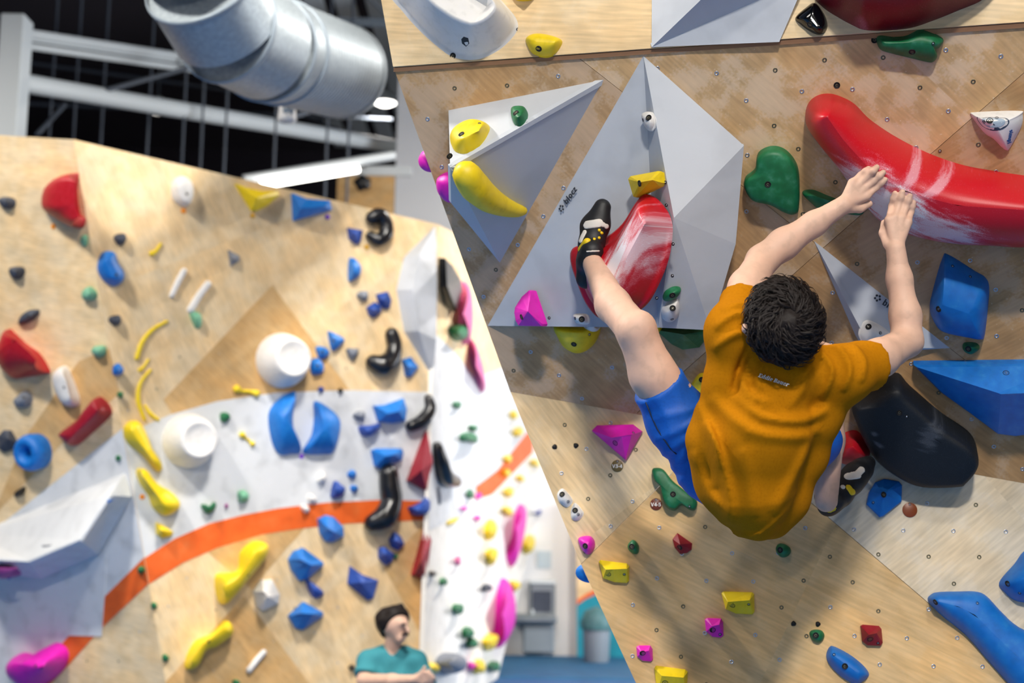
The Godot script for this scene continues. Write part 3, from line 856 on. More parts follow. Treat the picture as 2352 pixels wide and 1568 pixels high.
# ------------------------------------------------------------------ holds of the near wall
# material|plane|style d dome g low dome f facets p plate t tube|height|outline in photograph pixels|ridge|bolts|name|group|label
const NEAR_HOLDS := [
	"yellow|1|d|0.055|1210,90 1230,80 1260,82 1292,94 1289,112 1272,130 1250,134 1225,126 1212,106|1232,96 1272,98|1236,110 1272,112|||yellow smile-shaped hold just above the wall's seam, beside white macro",
	"yellow|1|d|0.06|1172,-22 1205,-38 1238,-20 1230,0 1208,6 1185,2||1206,-14|||yellow rounded hold above the smile-shaped yellow hold",
	"gloss_black|1|d|0.05|1826,44 1850,20 1873,8 1895,35 1902,62 1895,78 1880,83 1860,75 1840,60|1862,45 1878,62|1860,55 1886,71|||glossy black hold between grey volume and dark red macro",
	"green|2|d|0.05|2013,90 2022,80 2060,84 2085,79 2108,68 2130,70 2166,88 2160,105 2150,112 2153,128 2145,140 2132,142 2090,132 2050,122 2022,112|2035,100 2095,98 2140,100|2095,118 2144,99|||green ridged hold with chalky top, under the dark red macro",
	"green|2|p|0.06|1742,350 1770,335 1800,340 1825,365 1836,400 1836,470 1825,484 1805,480 1770,462 1730,452 1712,425 1713,405 1735,385|1775,400|1764,423|||large green plate hold with chalky lower lobe, left of the red sausage",
	"green|2|d|0.05|1843,441 1866,435 1905,450 1978,478 1976,492 1930,486 1900,484 1878,476 1862,462|1866,448 1940,472||||green chalky edge hold tucked under the climber's left wrist",
	"blue|2|g|0.1|2165,592 2180,585 2240,622 2262,635 2272,655 2270,700 2262,768 2253,778 2225,774 2170,762 2150,745 2136,710 2142,670|2165,700 2225,720|2155,706 2231,643 2190,617|||tall blue shield-shaped hold beside the climber's right elbow",
	"blue|2|f|0.15|2098,828 2440,824 2440,960 2370,985 2330,990 2290,985 2230,940 2160,890|2300,905 2420,900|2316,876|||wide blue wedge hold with chalky top edge",
	"green|2|d|0.035|e 2230 797 20 13 0||2224,800|||small green oval hold between two big blue holds",
	"red|2|d|0.11|e 1958 1026 40 36 10|||||red rounded hold under the climber's right toes",
	"yellow|2|p|0.03|1606,858 1625,861 1626,886 1604,913 1587,899 1584,888||1612,872|||narrow yellow strip hold half hidden by the climber's shirt",
	"yellow|2|d|0.08|1274,742 1325,735 1376,742 1374,775 1352,800 1325,807 1297,793 1282,770|1325,765|1320,786 1354,768|||yellow bowl hold hanging below the largest grey volume",
	"white|2|d|0.07|1338,740 1360,735 1380,742 1378,752 1362,758 1346,754|||||white sliver of hold below the largest grey volume",
	"green|2|f|0.09|1505,750 1632,752 1632,762 1608,792 1570,797 1545,785|1570,768||||dark green rock-like hold under the largest grey volume",
	"yellow|2|d|0.06|1500,740 1522,738 1521,752 1508,762|||||tiny yellow hold corner beside the climber's knee",
	"pink|2|d|0.05|1004,410 1018,398 1036,394 1060,400 1060,455 1036,464 1018,455 1005,435|||||pink rounded hold partly behind the grey wedge volume",
	"yellow|1a|g|0.05|1034,316 1045,295 1070,280 1098,279 1124,290 1120,310 1105,332 1085,348 1062,353 1043,345|1068,315 1100,300|1062,314 1105,292|||yellow teardrop hold on the wedge volume's lit face",
	"green|1a|d|0.035|1175,254 1185,248 1205,249 1213,262 1209,278 1196,290 1184,288 1176,272||1186,263 1203,263|||small green fist hold on the wedge volume's lit face",
	"white|2a|g|0.025|1475,266 1482,258 1496,257 1505,268 1507,285 1500,299 1493,301 1482,290||1491,270 1480,276|||small white hold near the tip of the largest volume",
	"yellow|2a|f|0.055|1449,412 1454,405 1518,393 1524,396 1527,420 1522,428 1468,454 1461,452|1470,418 1508,412|1476,422 1504,416|||yellow brick hold above the red scoop on largest volume",
	"pink|2a|f|0.075|1190,718 1192,705 1208,680 1224,666 1230,668 1256,744 1254,749 1200,748 1194,738|1212,715|1205,728 1236,730|||pink shark-fin hold on the largest volume's lower corner",
	"white|2a|g|0.03|1318,724 1326,720 1346,721 1353,731 1352,742 1344,745 1328,743 1319,732||1338,733 1325,731|||small white hold at the bottom edge of the largest volume",
	"green|2b|d|0.03|1522,682 1528,668 1545,658 1560,658 1564,666 1555,680 1538,688 1526,689||1544,676|||small green leaf-shaped hold above a white teardrop",
	"white|2b|g|0.04|1519,712 1530,696 1552,685 1559,692 1560,715 1552,732 1536,738 1522,730||1545,707 1543,729|||white teardrop hold on the largest volume's shaded face",
	"white|4a|g|0.035|1973,772 1976,750 1986,737 2000,736 2030,752 2048,772 2040,788 1990,792||1996,750 2022,764|||white rounded hold on the narrow grey volume",
	"pink|3|f|0.08|1360,990 1372,978 1455,976 1476,992 1438,1058|1405,1005 1450,998|1413,1017 1455,994|||pink faceted diamond hold left of the climber's shorts",
	"green|3|p|0.05|1498,1082 1506,1076 1524,1080 1545,1105 1572,1127 1600,1150 1598,1170 1585,1171 1566,1160 1550,1172 1533,1166 1522,1146 1515,1115 1502,1102|1545,1138|1546,1135 1584,1163|||green curved hold beneath the climber's blue shorts",
	"white|3|g|0.025|1280,1135 1288,1123 1297,1124 1312,1142 1315,1152 1305,1164 1296,1163 1284,1152||1291,1135 1305,1152|white_foot_hold|white foot holds|upper of two small white holds at the wall's free edge",
	"white|3|g|0.025|1311,1178 1314,1165 1322,1155 1338,1172 1340,1182 1330,1194 1320,1196 1313,1190||1321,1172 1328,1181|white_foot_hold|white foot holds|lower of two small white holds at the wall's free edge",
	"pink|3|d|0.05|1328,1240 1336,1232 1356,1231 1366,1242 1366,1258 1358,1270 1348,1273 1337,1262||1344,1254|||pink rounded hold at the corner of the pale plywood triangle",
	"green|3|d|0.028|1442,1252 1452,1240 1462,1244 1468,1256 1466,1270 1456,1272 1445,1264||1451,1255|||small green hold above a yellow brick on tan plywood",
	"crimson|3|f|0.045|1545,1238 1556,1224 1590,1248 1589,1262 1578,1270 1562,1272 1550,1258|1562,1250|1561,1257|||dark red faceted hold below the green curved hold",
	"yellow|3|f|0.06|1376,1290 1379,1286 1440,1294 1446,1300 1445,1334 1440,1339 1412,1337 1386,1328|1392,1308 1440,1306|1397,1318 1434,1319|||yellow brick hold under the pink rounded hold",
	"green|3|d|0.03|1782,1262 1788,1249 1802,1249 1815,1258 1816,1270 1806,1279 1792,1278||1792,1263|||small green hold below the climber's shirt hem",
	"yellow|3|f|0.06|1657,1362 1661,1358 1727,1360 1732,1364 1733,1405 1728,1411 1690,1409 1667,1399|1672,1382 1722,1378|1682,1390 1720,1388|||yellow brick hold with pink square hold below it",
	"pink|3|f|0.035|1619,1422 1624,1419 1656,1420 1661,1428 1662,1459 1656,1464 1636,1462 1622,1450|1636,1438 1652,1434|1637,1447 1654,1457|||pink square hold below a yellow brick hold",
	"pink|3|f|0.035|1462,1485 1467,1482 1494,1482 1499,1490 1500,1514 1496,1519 1476,1517 1464,1508|1474,1498 1490,1494|1476,1500|||pink square hold near the wall's free edge, above the lowest yellow brick",
	"yellow|3|f|0.06|1503,1534 1507,1528 1574,1537 1580,1542 1578,1590 1510,1592|1520,1552 1570,1556|1528,1568|||yellow brick hold below the lower pink square hold",
	"green|3|d|0.03|1859,1454 1868,1446 1886,1447 1894,1458 1890,1470 1880,1476 1866,1470||1874,1459|||small green hold under a black plug",
	"crimson|3|f|0.05|1976,1437 1982,1434 2018,1437 2024,1444 2027,1476 2022,1483 1992,1482 1980,1472|1996,1458 2014,1454|1999,1468 2017,1477|||dark red square hold above the light blue oblong",
	"blue|3|g|0.05|1898,1505 1905,1486 1918,1485 1955,1505 1985,1530 1996,1550 1980,1566 1965,1572 1930,1552 1905,1525|1915,1505 1970,1545|1941,1530 1916,1503|||light blue oblong hold under the dark red square hold",
	"blue|3|f|0.05|1990,1158 1996,1130 2010,1108 2030,1100 2064,1106 2071,1115 2070,1152 2028,1186 2020,1188|2028,1135|2030,1136 2006,1154|||blue pentagon hold with chalky top beside the climber's right shoe",
	"blue|3|d|0.07|2132,1380 2140,1364 2160,1359 2200,1358 2240,1358 2265,1368 2300,1405 2340,1440 2430,1490 2430,1620 2350,1600 2290,1540 2220,1460 2165,1415|2158,1382 2200,1392 2240,1412 2290,1462 2340,1510 2390,1552|2150,1383 2245,1385|||large blue swooping hold across the tan and ash plywood joint",
	"blue|3|g|0.1|2295,1338 2330,1295 2360,1262 2430,1260 2430,1385 2360,1384 2330,1378 2310,1362|2370,1325|2318,1340 2344,1362|||rounded blue hold standing above the large swooping blue hold",
	"socket|3|d|0.008|e 1274 1026 6 6 0||||wall plugs|small round black plug pressed into the plywood",
	"socket|3|d|0.008|e 1323 1023 6 6 0||||wall plugs|small round black plug pressed into the plywood",
	"socket|3|d|0.008|e 1823 1432 6 6 0||||wall plugs|small round black plug pressed into the plywood",
	"socket|3|d|0.008|e 1879 1433 6 6 0||||wall plugs|small round black plug pressed into the plywood",
]
# ------------------------------------------------------------------ holds of the far walls
const FAR_HOLDS := [
	"slate|L1|d|0.07|0,458 10,452 30,455 37,465 30,478 15,480 3,470||18,462||grey jugs of the far wall|small dark grey jug left of the red scoop under the coping",
	"red|L1|g|0.22|100,462 108,432 140,408 172,398 181,402 178,440 184,488 196,502 190,523 165,520 128,500 105,482|172,415 172,470 184,510||red_scoop_hold||deep red scoop hold highest on the far wall",
	"red|L1|g|0.22|20,758 35,765 62,790 92,812 115,850 108,858 60,866 30,868 5,840 0,815|35,780 70,812 100,848||red_scoop_hold||deep red scoop hold above the white egg-shaped hold",
	"slate|L1|d|0.07|24,620 30,613 52,613 58,624 50,638 38,642 28,634||40,622||grey jugs of the far wall|small dark grey jug midway between the two red scoops",
	"slate|L1|d|0.06|44,742 50,726 68,712 88,711 91,718 80,733 60,742 48,745||66,726|||slanted slate-grey bean hold above the lower red scoop",
	"grey|L1|d|0.07|34,920 40,912 58,897 72,904 75,920 66,934 48,936 38,930||56,912|||grey half-moon hold below the lower red scoop",
	"slate|L1|f|0.08|0,1000 12,987 26,988 42,1015 38,1030 14,1038 0,1030|18,1008||||dark slate block hold beside the blue doughnut hold",
	"black|L1|d|0.05|34,1134 40,1126 56,1117 59,1125 52,1137 38,1142|||||tiny black wedge hold below the blue doughnut hold",
	"white|L1|d|0.1|135,848 152,840 165,862 184,915 178,932 155,930 136,905 126,868|150,870 160,910|151,889|||white egg-shaped hold between red scoop and red bar",
	"crimson|L1|d|0.13|228,911 244,920 257,940 252,958 215,992 178,1022 162,1016 145,1000 148,990 190,958 210,930|230,935 195,970 165,1000||||long dark red bar hold leaning above the grey band",
	"mint|L1|d|0.05|e 195 552 7 14 0||||mint holds of the far wall|small mint green hold beside the wall's long crease",
	"mint|L1|d|0.07|e 207 675 16 16 0||||mint holds of the far wall|small mint green hold beside the wall's long crease",
	"mint|L1|d|0.07|e 230 806 16 14 0||||mint holds of the far wall|small mint green hold beside the wall's long crease",
	"blue|L1|d|0.05|e 271 849 11 14 0|||||small pale blue drop hold on the wall's long crease",
	"green|L1|d|0.03|e 276 906 6 7 0|||||tiny green hold above the grey band's corner",
	"green|L1|d|0.03|e 272 1052 6 7 0|||||tiny green hold on the pale grey band",
	"rose|L1|t|0.5|131,1199,5 148,1190,8 158,1182,7|||||small rose bone-shaped hold on the pale grey ledge",
	"grey|L1|d|0.3|112,1250 122,1240 126,1238 126,1258 118,1266|||||small grey hook hold on the ledge volume",
	"blue|L1|d|0.22|e 262 1148 17 11 -15|||||small blue hold on the ledge volume's tip",
	"violet|L1|d|0.36|15,1290 40,1286 75,1292 70,1310 40,1322 22,1312|||||violet chalky hold under the ledge volume",
	"pink|L1|g|0.24|26,1528 40,1505 60,1498 90,1503 115,1482 135,1475 155,1490 157,1515 140,1545 110,1568 70,1580 35,1555|50,1525 95,1535 135,1500|87,1527|||large pink boomerang hold on the orange stripe",
	"green|L1|d|0.05|e 326 1308 8 9 0|||||tiny green hold on the orange stripe's crease",
	"white|L2|d|0.1|392,440 397,415 416,405 436,416 443,440 436,465 422,474 400,462|412,430 424,460|427,446|||white thumb-shaped hold near the top of the far wall",
	"slate|L2|d|0.07|260,546 266,538 284,537 289,548 283,560 272,564 264,556||275,540||grey jugs of the far wall|small dark grey jug above the blue kidney hold",
	"slate|L2|d|0.07|248,734 254,726 272,724 277,735 272,746 262,748 252,742||263,727||grey jugs of the far wall|small dark grey jug below the blue kidney hold",
	"blue|L2|d|0.12|223,608 232,582 250,577 263,585 268,605 281,625 280,645 262,657 240,648 226,628|245,600 262,635|265,632|||blue kidney hold with a dusty flank",
	"yellow|L2|t|0.8|348,582,6 358,576,4 369,560,3|||||tiny yellow pin hold above the white sticks",
	"white|L2|t|0.6|422,622,7 408,648,7 394,678,6||||white sticks|slim white stick hold leaning beside its slightly longer twin",
	"white|L2|t|0.6|477,652,8 456,680,8 438,710,9||||white sticks|longer white stick hold with a mint hold at its foot",
	"white|L2|t|0.6|605,1498,7 588,1518,7 572,1538,7||||white sticks|slim white stick hold on tan plywood below the yellow holds",
	"mint|L2|d|0.06|435,718 450,716 461,726 460,750 450,754 440,738|||||mint green hold at the foot of the white stick",
	"grey|L2|f|0.06|522,574 548,588 548,600 528,612|532,592||||pale grey pyramid chip between white sticks and yellow bib",
	"yellow|L2|t|0.5|383,738,3 350,757,4 326,786,5 314,822,5||||yellow arcs|thin yellow arc hold curving like a bracket",
	"yellow|L2|t|0.5|345,850,3 322,880,4 317,920,5 331,962,4||||yellow arcs|thin yellow arc hold curving like a bracket",
	"yellow|L2|t|0.5|340,826,3 330,842,3 320,850,4||||yellow arcs|short thin yellow sliver hold between the arcs",
	"yellow|L2|t|0.5|333,932,3 345,950,5 362,963,4||||yellow arcs|short thin yellow sliver hold beside the lower arc",
	"yellow|L2|f|0.12|538,423 560,432 600,441 634,440 638,450 610,474 586,486 575,484|588,455||||yellow bib-shaped hold under the coping",
	"blue|L2|f|0.12|668,445 700,458 754,462 758,484 672,508|690,478 745,474||||blue flag-shaped hold under the coping",
	"black|L2|t|0.9|854,500,15 872,494,17 886,512,16 886,538,17 868,550,16 850,540,10|||||black hook-shaped hold curled like a letter C",
	"navy|L2|f|0.1|796,524 830,530 824,558 816,562 800,548|814,536||||navy faceted hold beside the black hook",
	"blue|L2|d|0.1|800,598 808,592 822,606 826,622 820,638 804,646 799,640|||||blue half-round hold below the navy faceted one",
	"grey|L2|d|0.06|e 832 679 13 12 0||||grey knobs|small grey knob above the two stacked navy cubes",
	"navy|L2|f|0.09|862,676 888,670 896,690 892,708 880,710 866,692|880,688|||navy cubes|navy cube hold, upper of two touching ones by the grey volume",
	"navy|L2|f|0.09|840,706 858,694 872,702 872,718 858,730 846,724|858,712|||navy cubes|navy cube hold, lower of two touching ones by the grey volume",
	"blue|L2|d|0.08|752,764 758,762 788,778 784,790 766,806 758,796|766,782|766,782|||blue arrowhead hold, topmost of three in a chain",
	"blue|L2|d|0.07|724,800 732,795 748,800 755,812 744,824 732,822||740,808|||blue pebble hold, middle of three in a chain",
	"blue|L2|d|0.07|712,830 726,822 738,832 742,850 734,860 714,858||728,840|||blue block hold, lowest of three in a chain",
	"grey|L2|d|0.06|794,802 818,800 822,806 814,822 804,826||||grey knobs|small grey wedge knob beside the black boot-shaped hold",
	"black|L2|t|0.9|900,768,16 906,792,17 900,820,20 880,838,24 858,832,18|||||black boot-shaped hold below the navy cubes",
	"blue|L2|f|0.1|922,826 940,820 958,844 940,866 930,864|938,842||||blue chip hold with a chalky side, under the grey volume",
	"navy|L2|d|0.04|e 736 894 7 6 0|||||tiny navy dot hold on the grey band's top edge",
	"black|L2|d|0.04|e 781 897 6 6 0|||||tiny black dot hold on the grey band's top edge",
	"yellow|L2|t|0.8|544,893,9 556,898,4 574,899,4 589,903,8|||||yellow dumbbell hold above the grey band",
	"yellow|L2|t|0.8|556,998,7 565,1006,3 574,1014,3 580,1019,6|||||slim yellow dumbbell hold on the grey band",
	"blue|L2|g|0.14|672,898 677,908 670,950 672,990 691,1036 668,1043 640,1043 622,1010 616,950 640,915|655,960||blue_wing_hold||smooth closed wing of the pair of big blue wing-shaped holds",
	"blue|L2|g|0.14|722,921 760,940 780,966 778,1000 765,1038 745,1043 694,1040 714,1000 720,960|745,980||blue_wing_hold||scooped wing of the pair of big blue wing-shaped holds",
	"grey|L2|d|0.06|e 824 954 14 11 0||||grey knobs|small grey knob on the grey band beside the blue trapezoid",
	"blue|L2|f|0.13|855,932 880,930 922,915 930,940 926,968 900,972 866,968|890,950 915,945||||blue trapezoid hold with a chalky top",
	"navy|L2|d|0.1|823,980 850,976 870,972 868,985 850,1000 830,1000|845,990||||small navy crescent hold under the blue trapezoid",
	"black|L2|t|0.9|984,915,10 988,940,14 968,966,15 944,978,13|||||black banana hold at the corner of the far wall",
	"blue|L2|f|0.13|850,1034 862,1030 918,1030 922,1040 918,1058 870,1076 858,1070|885,1048 905,1044||||blue bowl hold above the long black macro",
	"black|L2|t|0.9|893,1088,22 896,1120,24 900,1150,24 885,1185,28 856,1200,20|||||long black boot-shaped macro crossing the orange stripe",
	"crimson|L2|f|0.16|975,990 988,1060 974,1127 932,1104|968,1080||||dark red pyramid hold with a chalky tip",
	"green|L2|d|0.06|e 515 958 12 12 0||||green holds of the grey band|small green hold on the grey band beside a slim dumbbell",
	"green|L2|d|0.07|460,1160 470,1158 478,1164 490,1152 495,1162 484,1178 470,1178|||||green heart-shaped hold on the grey band",
	"mint|L2|d|0.07|545,1130 560,1125 570,1138 564,1152 548,1152|||||mint hold above the orange stripe",
	"violet|L2|d|0.03|e 519 1162 4 6 0|||||tiny maroon hold above the orange stripe",
	"white|L2|d|0.06|e 737 1098 9 13 20|||||small white bean hold on the grey band",
	"white|L2|d|0.06|e 714 1145 12 9 45|||||white pebble hold touching the orange stripe",
	"white|L2|d|0.06|e 699 1168 12 8 45|||||white pebble hold lying on the orange stripe",
	"navy|L2|d|0.1|758,1140 766,1105 780,1112 790,1122 784,1138 770,1144|770,1125||||navy and white chip hold beside two blue dots",
	"blue|L2|d|0.05|e 807 1089 10 10 0||||blue dots|small round blue dot hold on the grey band",
	"blue|L2|d|0.05|e 812 1122 9 9 0||||blue dots|small round blue dot hold on the grey band",
	"navy|L2|d|0.1|936,1166 950,1160 968,1150 974,1138 984,1146 982,1176 960,1184 944,1180|962,1172||||navy crescent hold at the stripe's corner",
	"yellow|L2|d|0.13|283,985 295,968 315,968 330,990 345,1030 365,1060 369,1080 355,1080 325,1045 290,1015|305,990 345,1050||||yellow club hold pointing down along the crease",
	"yellow|L2|d|0.15|312,1080 330,1078 355,1108 390,1130 410,1155 402,1175 375,1184 350,1166 340,1140 320,1110|325,1090 375,1155||||yellow club hold with a thick lower end",
	"yellow|L2|f|0.1|356,1200 372,1206 396,1222 388,1232 370,1236 358,1226|370,1218||||small yellow triangle hold under the yellow clubs",
	"yellow|L2|d|0.2|590,1242 608,1250 605,1275 580,1310 550,1345 525,1375 512,1387 500,1380 492,1340 497,1318 520,1315 545,1308 550,1270 570,1248|585,1270 545,1330 510,1350|562,1320|||big yellow bone-shaped hold below the orange stripe",
	"yellow|L2|d|0.16|515,1425 530,1440 525,1460 490,1485 465,1495 450,1525 432,1537 423,1530 430,1500 450,1470 485,1455|510,1445 465,1480 440,1515|476,1473|||slender yellow bone-shaped hold, lower on tan plywood",
	"white|L2|f|0.16|580,1358 596,1332 620,1330 638,1365 634,1385 600,1402 588,1392|605,1358 615,1370||||white block hold beside the big yellow bone",
	"blue|L2|f|0.14|727,1192 745,1183 762,1187 784,1210 785,1232 760,1245 745,1243 733,1225|752,1212 768,1222||||blue gem hold just under the orange stripe",
	"blue|L2|f|0.16|660,1285 672,1266 692,1258 738,1292 736,1300 700,1330 684,1333 668,1310|690,1285 715,1298|700,1300|||big blue gem hold with a small hold at its foot",
	"navy|L2|d|0.08|700,1330 706,1330 738,1356 740,1366 728,1373 716,1370 706,1352|||||small navy teardrop hold under the big blue gem",
	"blue|L2|f|0.14|660,1414 694,1382 738,1406 736,1416 690,1446 676,1442|690,1408 720,1410||||blue kite-shaped hold above the seated person",
	"navy|L2|f|0.09|802,1300 830,1320 866,1332 854,1374 842,1378 797,1340|830,1338||||navy parallelogram hold right of the blue gems",
	"navy|L2|f|0.1|892,1238 902,1220 918,1232 926,1250 912,1264 896,1256|908,1242||||navy and white gem under the black macro",
	"navy|L2|f|0.1|868,1258 880,1256 902,1272 896,1290 884,1298 868,1282|882,1272||||navy gem beside a tiny green hold",
	"green|L2|d|0.03|e 908 1278 5 6 0|||||tiny green hold beside a navy gem",
	"crimson|L2|f|0.16|972,1212 985,1240 972,1332 943,1320|968,1290||||long dark red fin hold with a chalky top",
	"black|L2|d|0.05|e 807 1533 7 7 0|||||small black knob left of the seated person",
	"green|L2|d|0.04|e 353 1391 7 8 0||||green dots|tiny green dot hold along the wall's lower crease",
	"green|L2|d|0.04|e 379 1511 8 9 0||||green dots|tiny green dot hold along the wall's lower crease",
	"green|L2|d|0.05|e 541 1567 9 7 0||||green dots|tiny green dot hold on the tan lower plywood",
	"black|L3|f|0.2|1007,592 1024,608 1044,642 1048,668 1034,716 1026,710 1008,660|1028,655||||black spear-shaped hold on the receding wall",
	"rose|L3|d|0.12|1056,652 1066,650 1074,690 1074,760 1066,792 1056,770 1053,700|1064,720||||tall rose-pink fin hold on the receding wall",
	"rose|L3|d|0.1|1074,776 1084,790 1100,840 1108,890 1102,900 1090,860 1078,815|1092,840||||long pale rose fin hold under the tall one",
	"green|L3|d|0.12|1032,750 1050,744 1068,752 1064,772 1048,784 1034,772|||||green jug hold between the rose fins",
	"green|L3|d|0.06|e 1047 930 8 9 0|||||small green hold high on the receding grey band",
	"green|L3|d|0.12|1055,1000 1070,992 1086,1000 1086,1018 1072,1014 1058,1014|||||green mushroom hold on the receding grey band",
	"green|L3|d|0.06|e 1084 983 9 8 30|||||small pale green hold above the green mushroom",
	"black|L3|t|0.8|1004,1026,12 1012,1060,18 1024,1095,20 1048,1106,14|||||black boot hold on the receding wall's edge",
	"grey|L3|t|0.6|1006,1122,4 1008,1140,5 1009,1155,4|||||thin grey chain-like hold below the black boot",
	"green|L3|d|0.06|e 1077 1135 7 11 0|||||small green hold left of the faded stripe",
	"yellow|L3|d|0.08|e 1178 953 7 10 0||||yellow pebbles of the receding wall|small yellow pebble hold on the bright receding wall",
	"yellow|L3|d|0.1|e 1187 992 8 12 20||||yellow pebbles of the receding wall|small yellow pebble hold on the bright receding wall",
	"yellow|L3|d|0.08|e 1163 1054 7 10 0||||yellow pebbles of the receding wall|small yellow pebble hold on the bright receding wall",
	"yellow|L3|d|0.08|e 1160 1086 7 10 0||||yellow pebbles of the receding wall|small yellow pebble hold on the bright receding wall",
	"yellow|L3|d|0.1|e 1226 1064 7 11 -30||||yellow pebbles of the receding wall|small yellow pebble hold on the bright receding wall",
	"yellow|L3|d|0.08|e 1193 1099 6 9 -30||||yellow pebbles of the receding wall|small yellow pebble hold on the bright receding wall",
	"yellow|L3|d|0.1|e 1165 1130 8 12 10||||yellow pebbles of the receding wall|small yellow pebble hold on the bright receding wall",
	"yellow|L3|d|0.1|e 1162 1174 8 12 -25||||yellow pebbles of the receding wall|small yellow pebble hold on the bright receding wall",
	"yellow|L3|d|0.12|1120,1194 1128,1196 1132,1215 1126,1234 1116,1240 1112,1220|||||yellow leaf hold in the middle of the receding wall",
	"yellow|L3|d|0.12|1114,1270 1126,1258 1134,1266 1128,1290 1120,1298|||||yellow droplet hold under the yellow leaf",
	"yellow|L3|d|0.14|1200,1252 1206,1234 1216,1228 1220,1245 1214,1265 1204,1272|||||yellow tooth hold beside the upper pink surfboard",
	"yellow|L3|d|0.1|1168,1336 1182,1334 1190,1344 1180,1356 1172,1358|||||yellow chip hold beside the lower pink surfboard",
	"yellow|L3|t|0.7|1028,1202,4 1042,1196,5 1050,1190,3|||||thin yellow and white sliver hold",
	"pink|L3|d|0.14|1192,1158 1200,1166 1199,1200 1190,1250 1178,1290 1170,1302 1163,1276 1176,1230 1184,1180|1186,1210||pink_surfboard_hold||upper tall pink surfboard-shaped hold",
	"pink|L3|d|0.16|1150,1330 1160,1334 1172,1370 1174,1410 1168,1445 1148,1482 1138,1488 1134,1480 1136,1430 1140,1370|1154,1410||pink_surfboard_hold||lower and fatter tall pink surfboard-shaped hold",
	"navy|L3|d|0.12|e 1246 1114 9 12 35||||navy chips|small navy chip hold at the receding wall's far edge",
	"navy|L3|d|0.12|e 1232 1176 9 12 35||||navy chips|small navy chip hold at the receding wall's far edge",
	"pink|L3|d|0.06|e 1097 1139 5 8 10||||pink dots|tiny pink dot hold around the faded stripe",
	"pink|L3|d|0.06|e 1063 1168 6 5 -20||||pink dots|tiny pink dot hold around the faded stripe",
	"pink|L3|d|0.06|e 1094 1190 5 7 0||||pink dots|tiny pink dot hold around the faded stripe",
	"rose|L3|d|0.06|e 1049 1288 4 11 0|||||faded rose sliver hold on the receding wall",
	"black|L3|d|0.06|e 991 1317 6 7 0|||||tiny black hold near the corner above the seated person",
	"green|L3|d|0.07|e 1015 1336 6 9 0||||green pebbles of the receding wall|small green pebble hold on the bright receding wall",
	"slate|L3|d|0.1|e 1114 1350 9 9 0|||||small dark knob with tan shadow, left of pink surfboard",
	"green|L3|d|0.1|e 1047 1398 9 13 0||||green pebbles of the receding wall|small green pebble hold on the bright receding wall",
	"green|L3|d|0.1|e 1070 1453 10 14 0||||green pebbles of the receding wall|small green pebble hold on the bright receding wall",
	"green|L3|d|0.1|e 1079 1477 10 13 0||||green pebbles of the receding wall|small green pebble hold on the bright receding wall",
	"yellow|L3|d|0.12|1108,1475 1116,1458 1128,1454 1136,1462 1128,1486 1116,1494|||||yellow lump hold at the foot of the lower surfboard",
	"grey|L3|d|0.2|1000,1524 1006,1506 1024,1498 1044,1504 1054,1520 1046,1540 1024,1548 1008,1542|||||large round grey hold beside the seated person's hands",
	"yellow|L3|d|0.1|e 988 1535 12 12 0|||||yellow lump hold between the seated person and round grey hold",
	"pink|L3|d|0.08|e 1080 1529 7 9 0|||||small pink hold right of the round grey hold",
	"yellow|L3|d|0.12|e 1095 1531 9 17 0|||||tall yellow pebble hold near the foot of the receding wall",
	"green|L3|d|0.12|e 1129 1530 10 13 0|||||green pebble hold at the receding wall's bottom corner",
]

func px_box(px: PackedVector2Array, pl: Dictionary, c: Vector3) -> Array:
	var lo := Vector2(INF, INF); var hi := -lo
	for p in px:
		var q := local(pl, c, on(pl, p.x, p.y))
		lo = lo.min(Vector2(q.x, q.y)); hi = hi.max(Vector2(q.x, q.y))
	return [lo, hi]
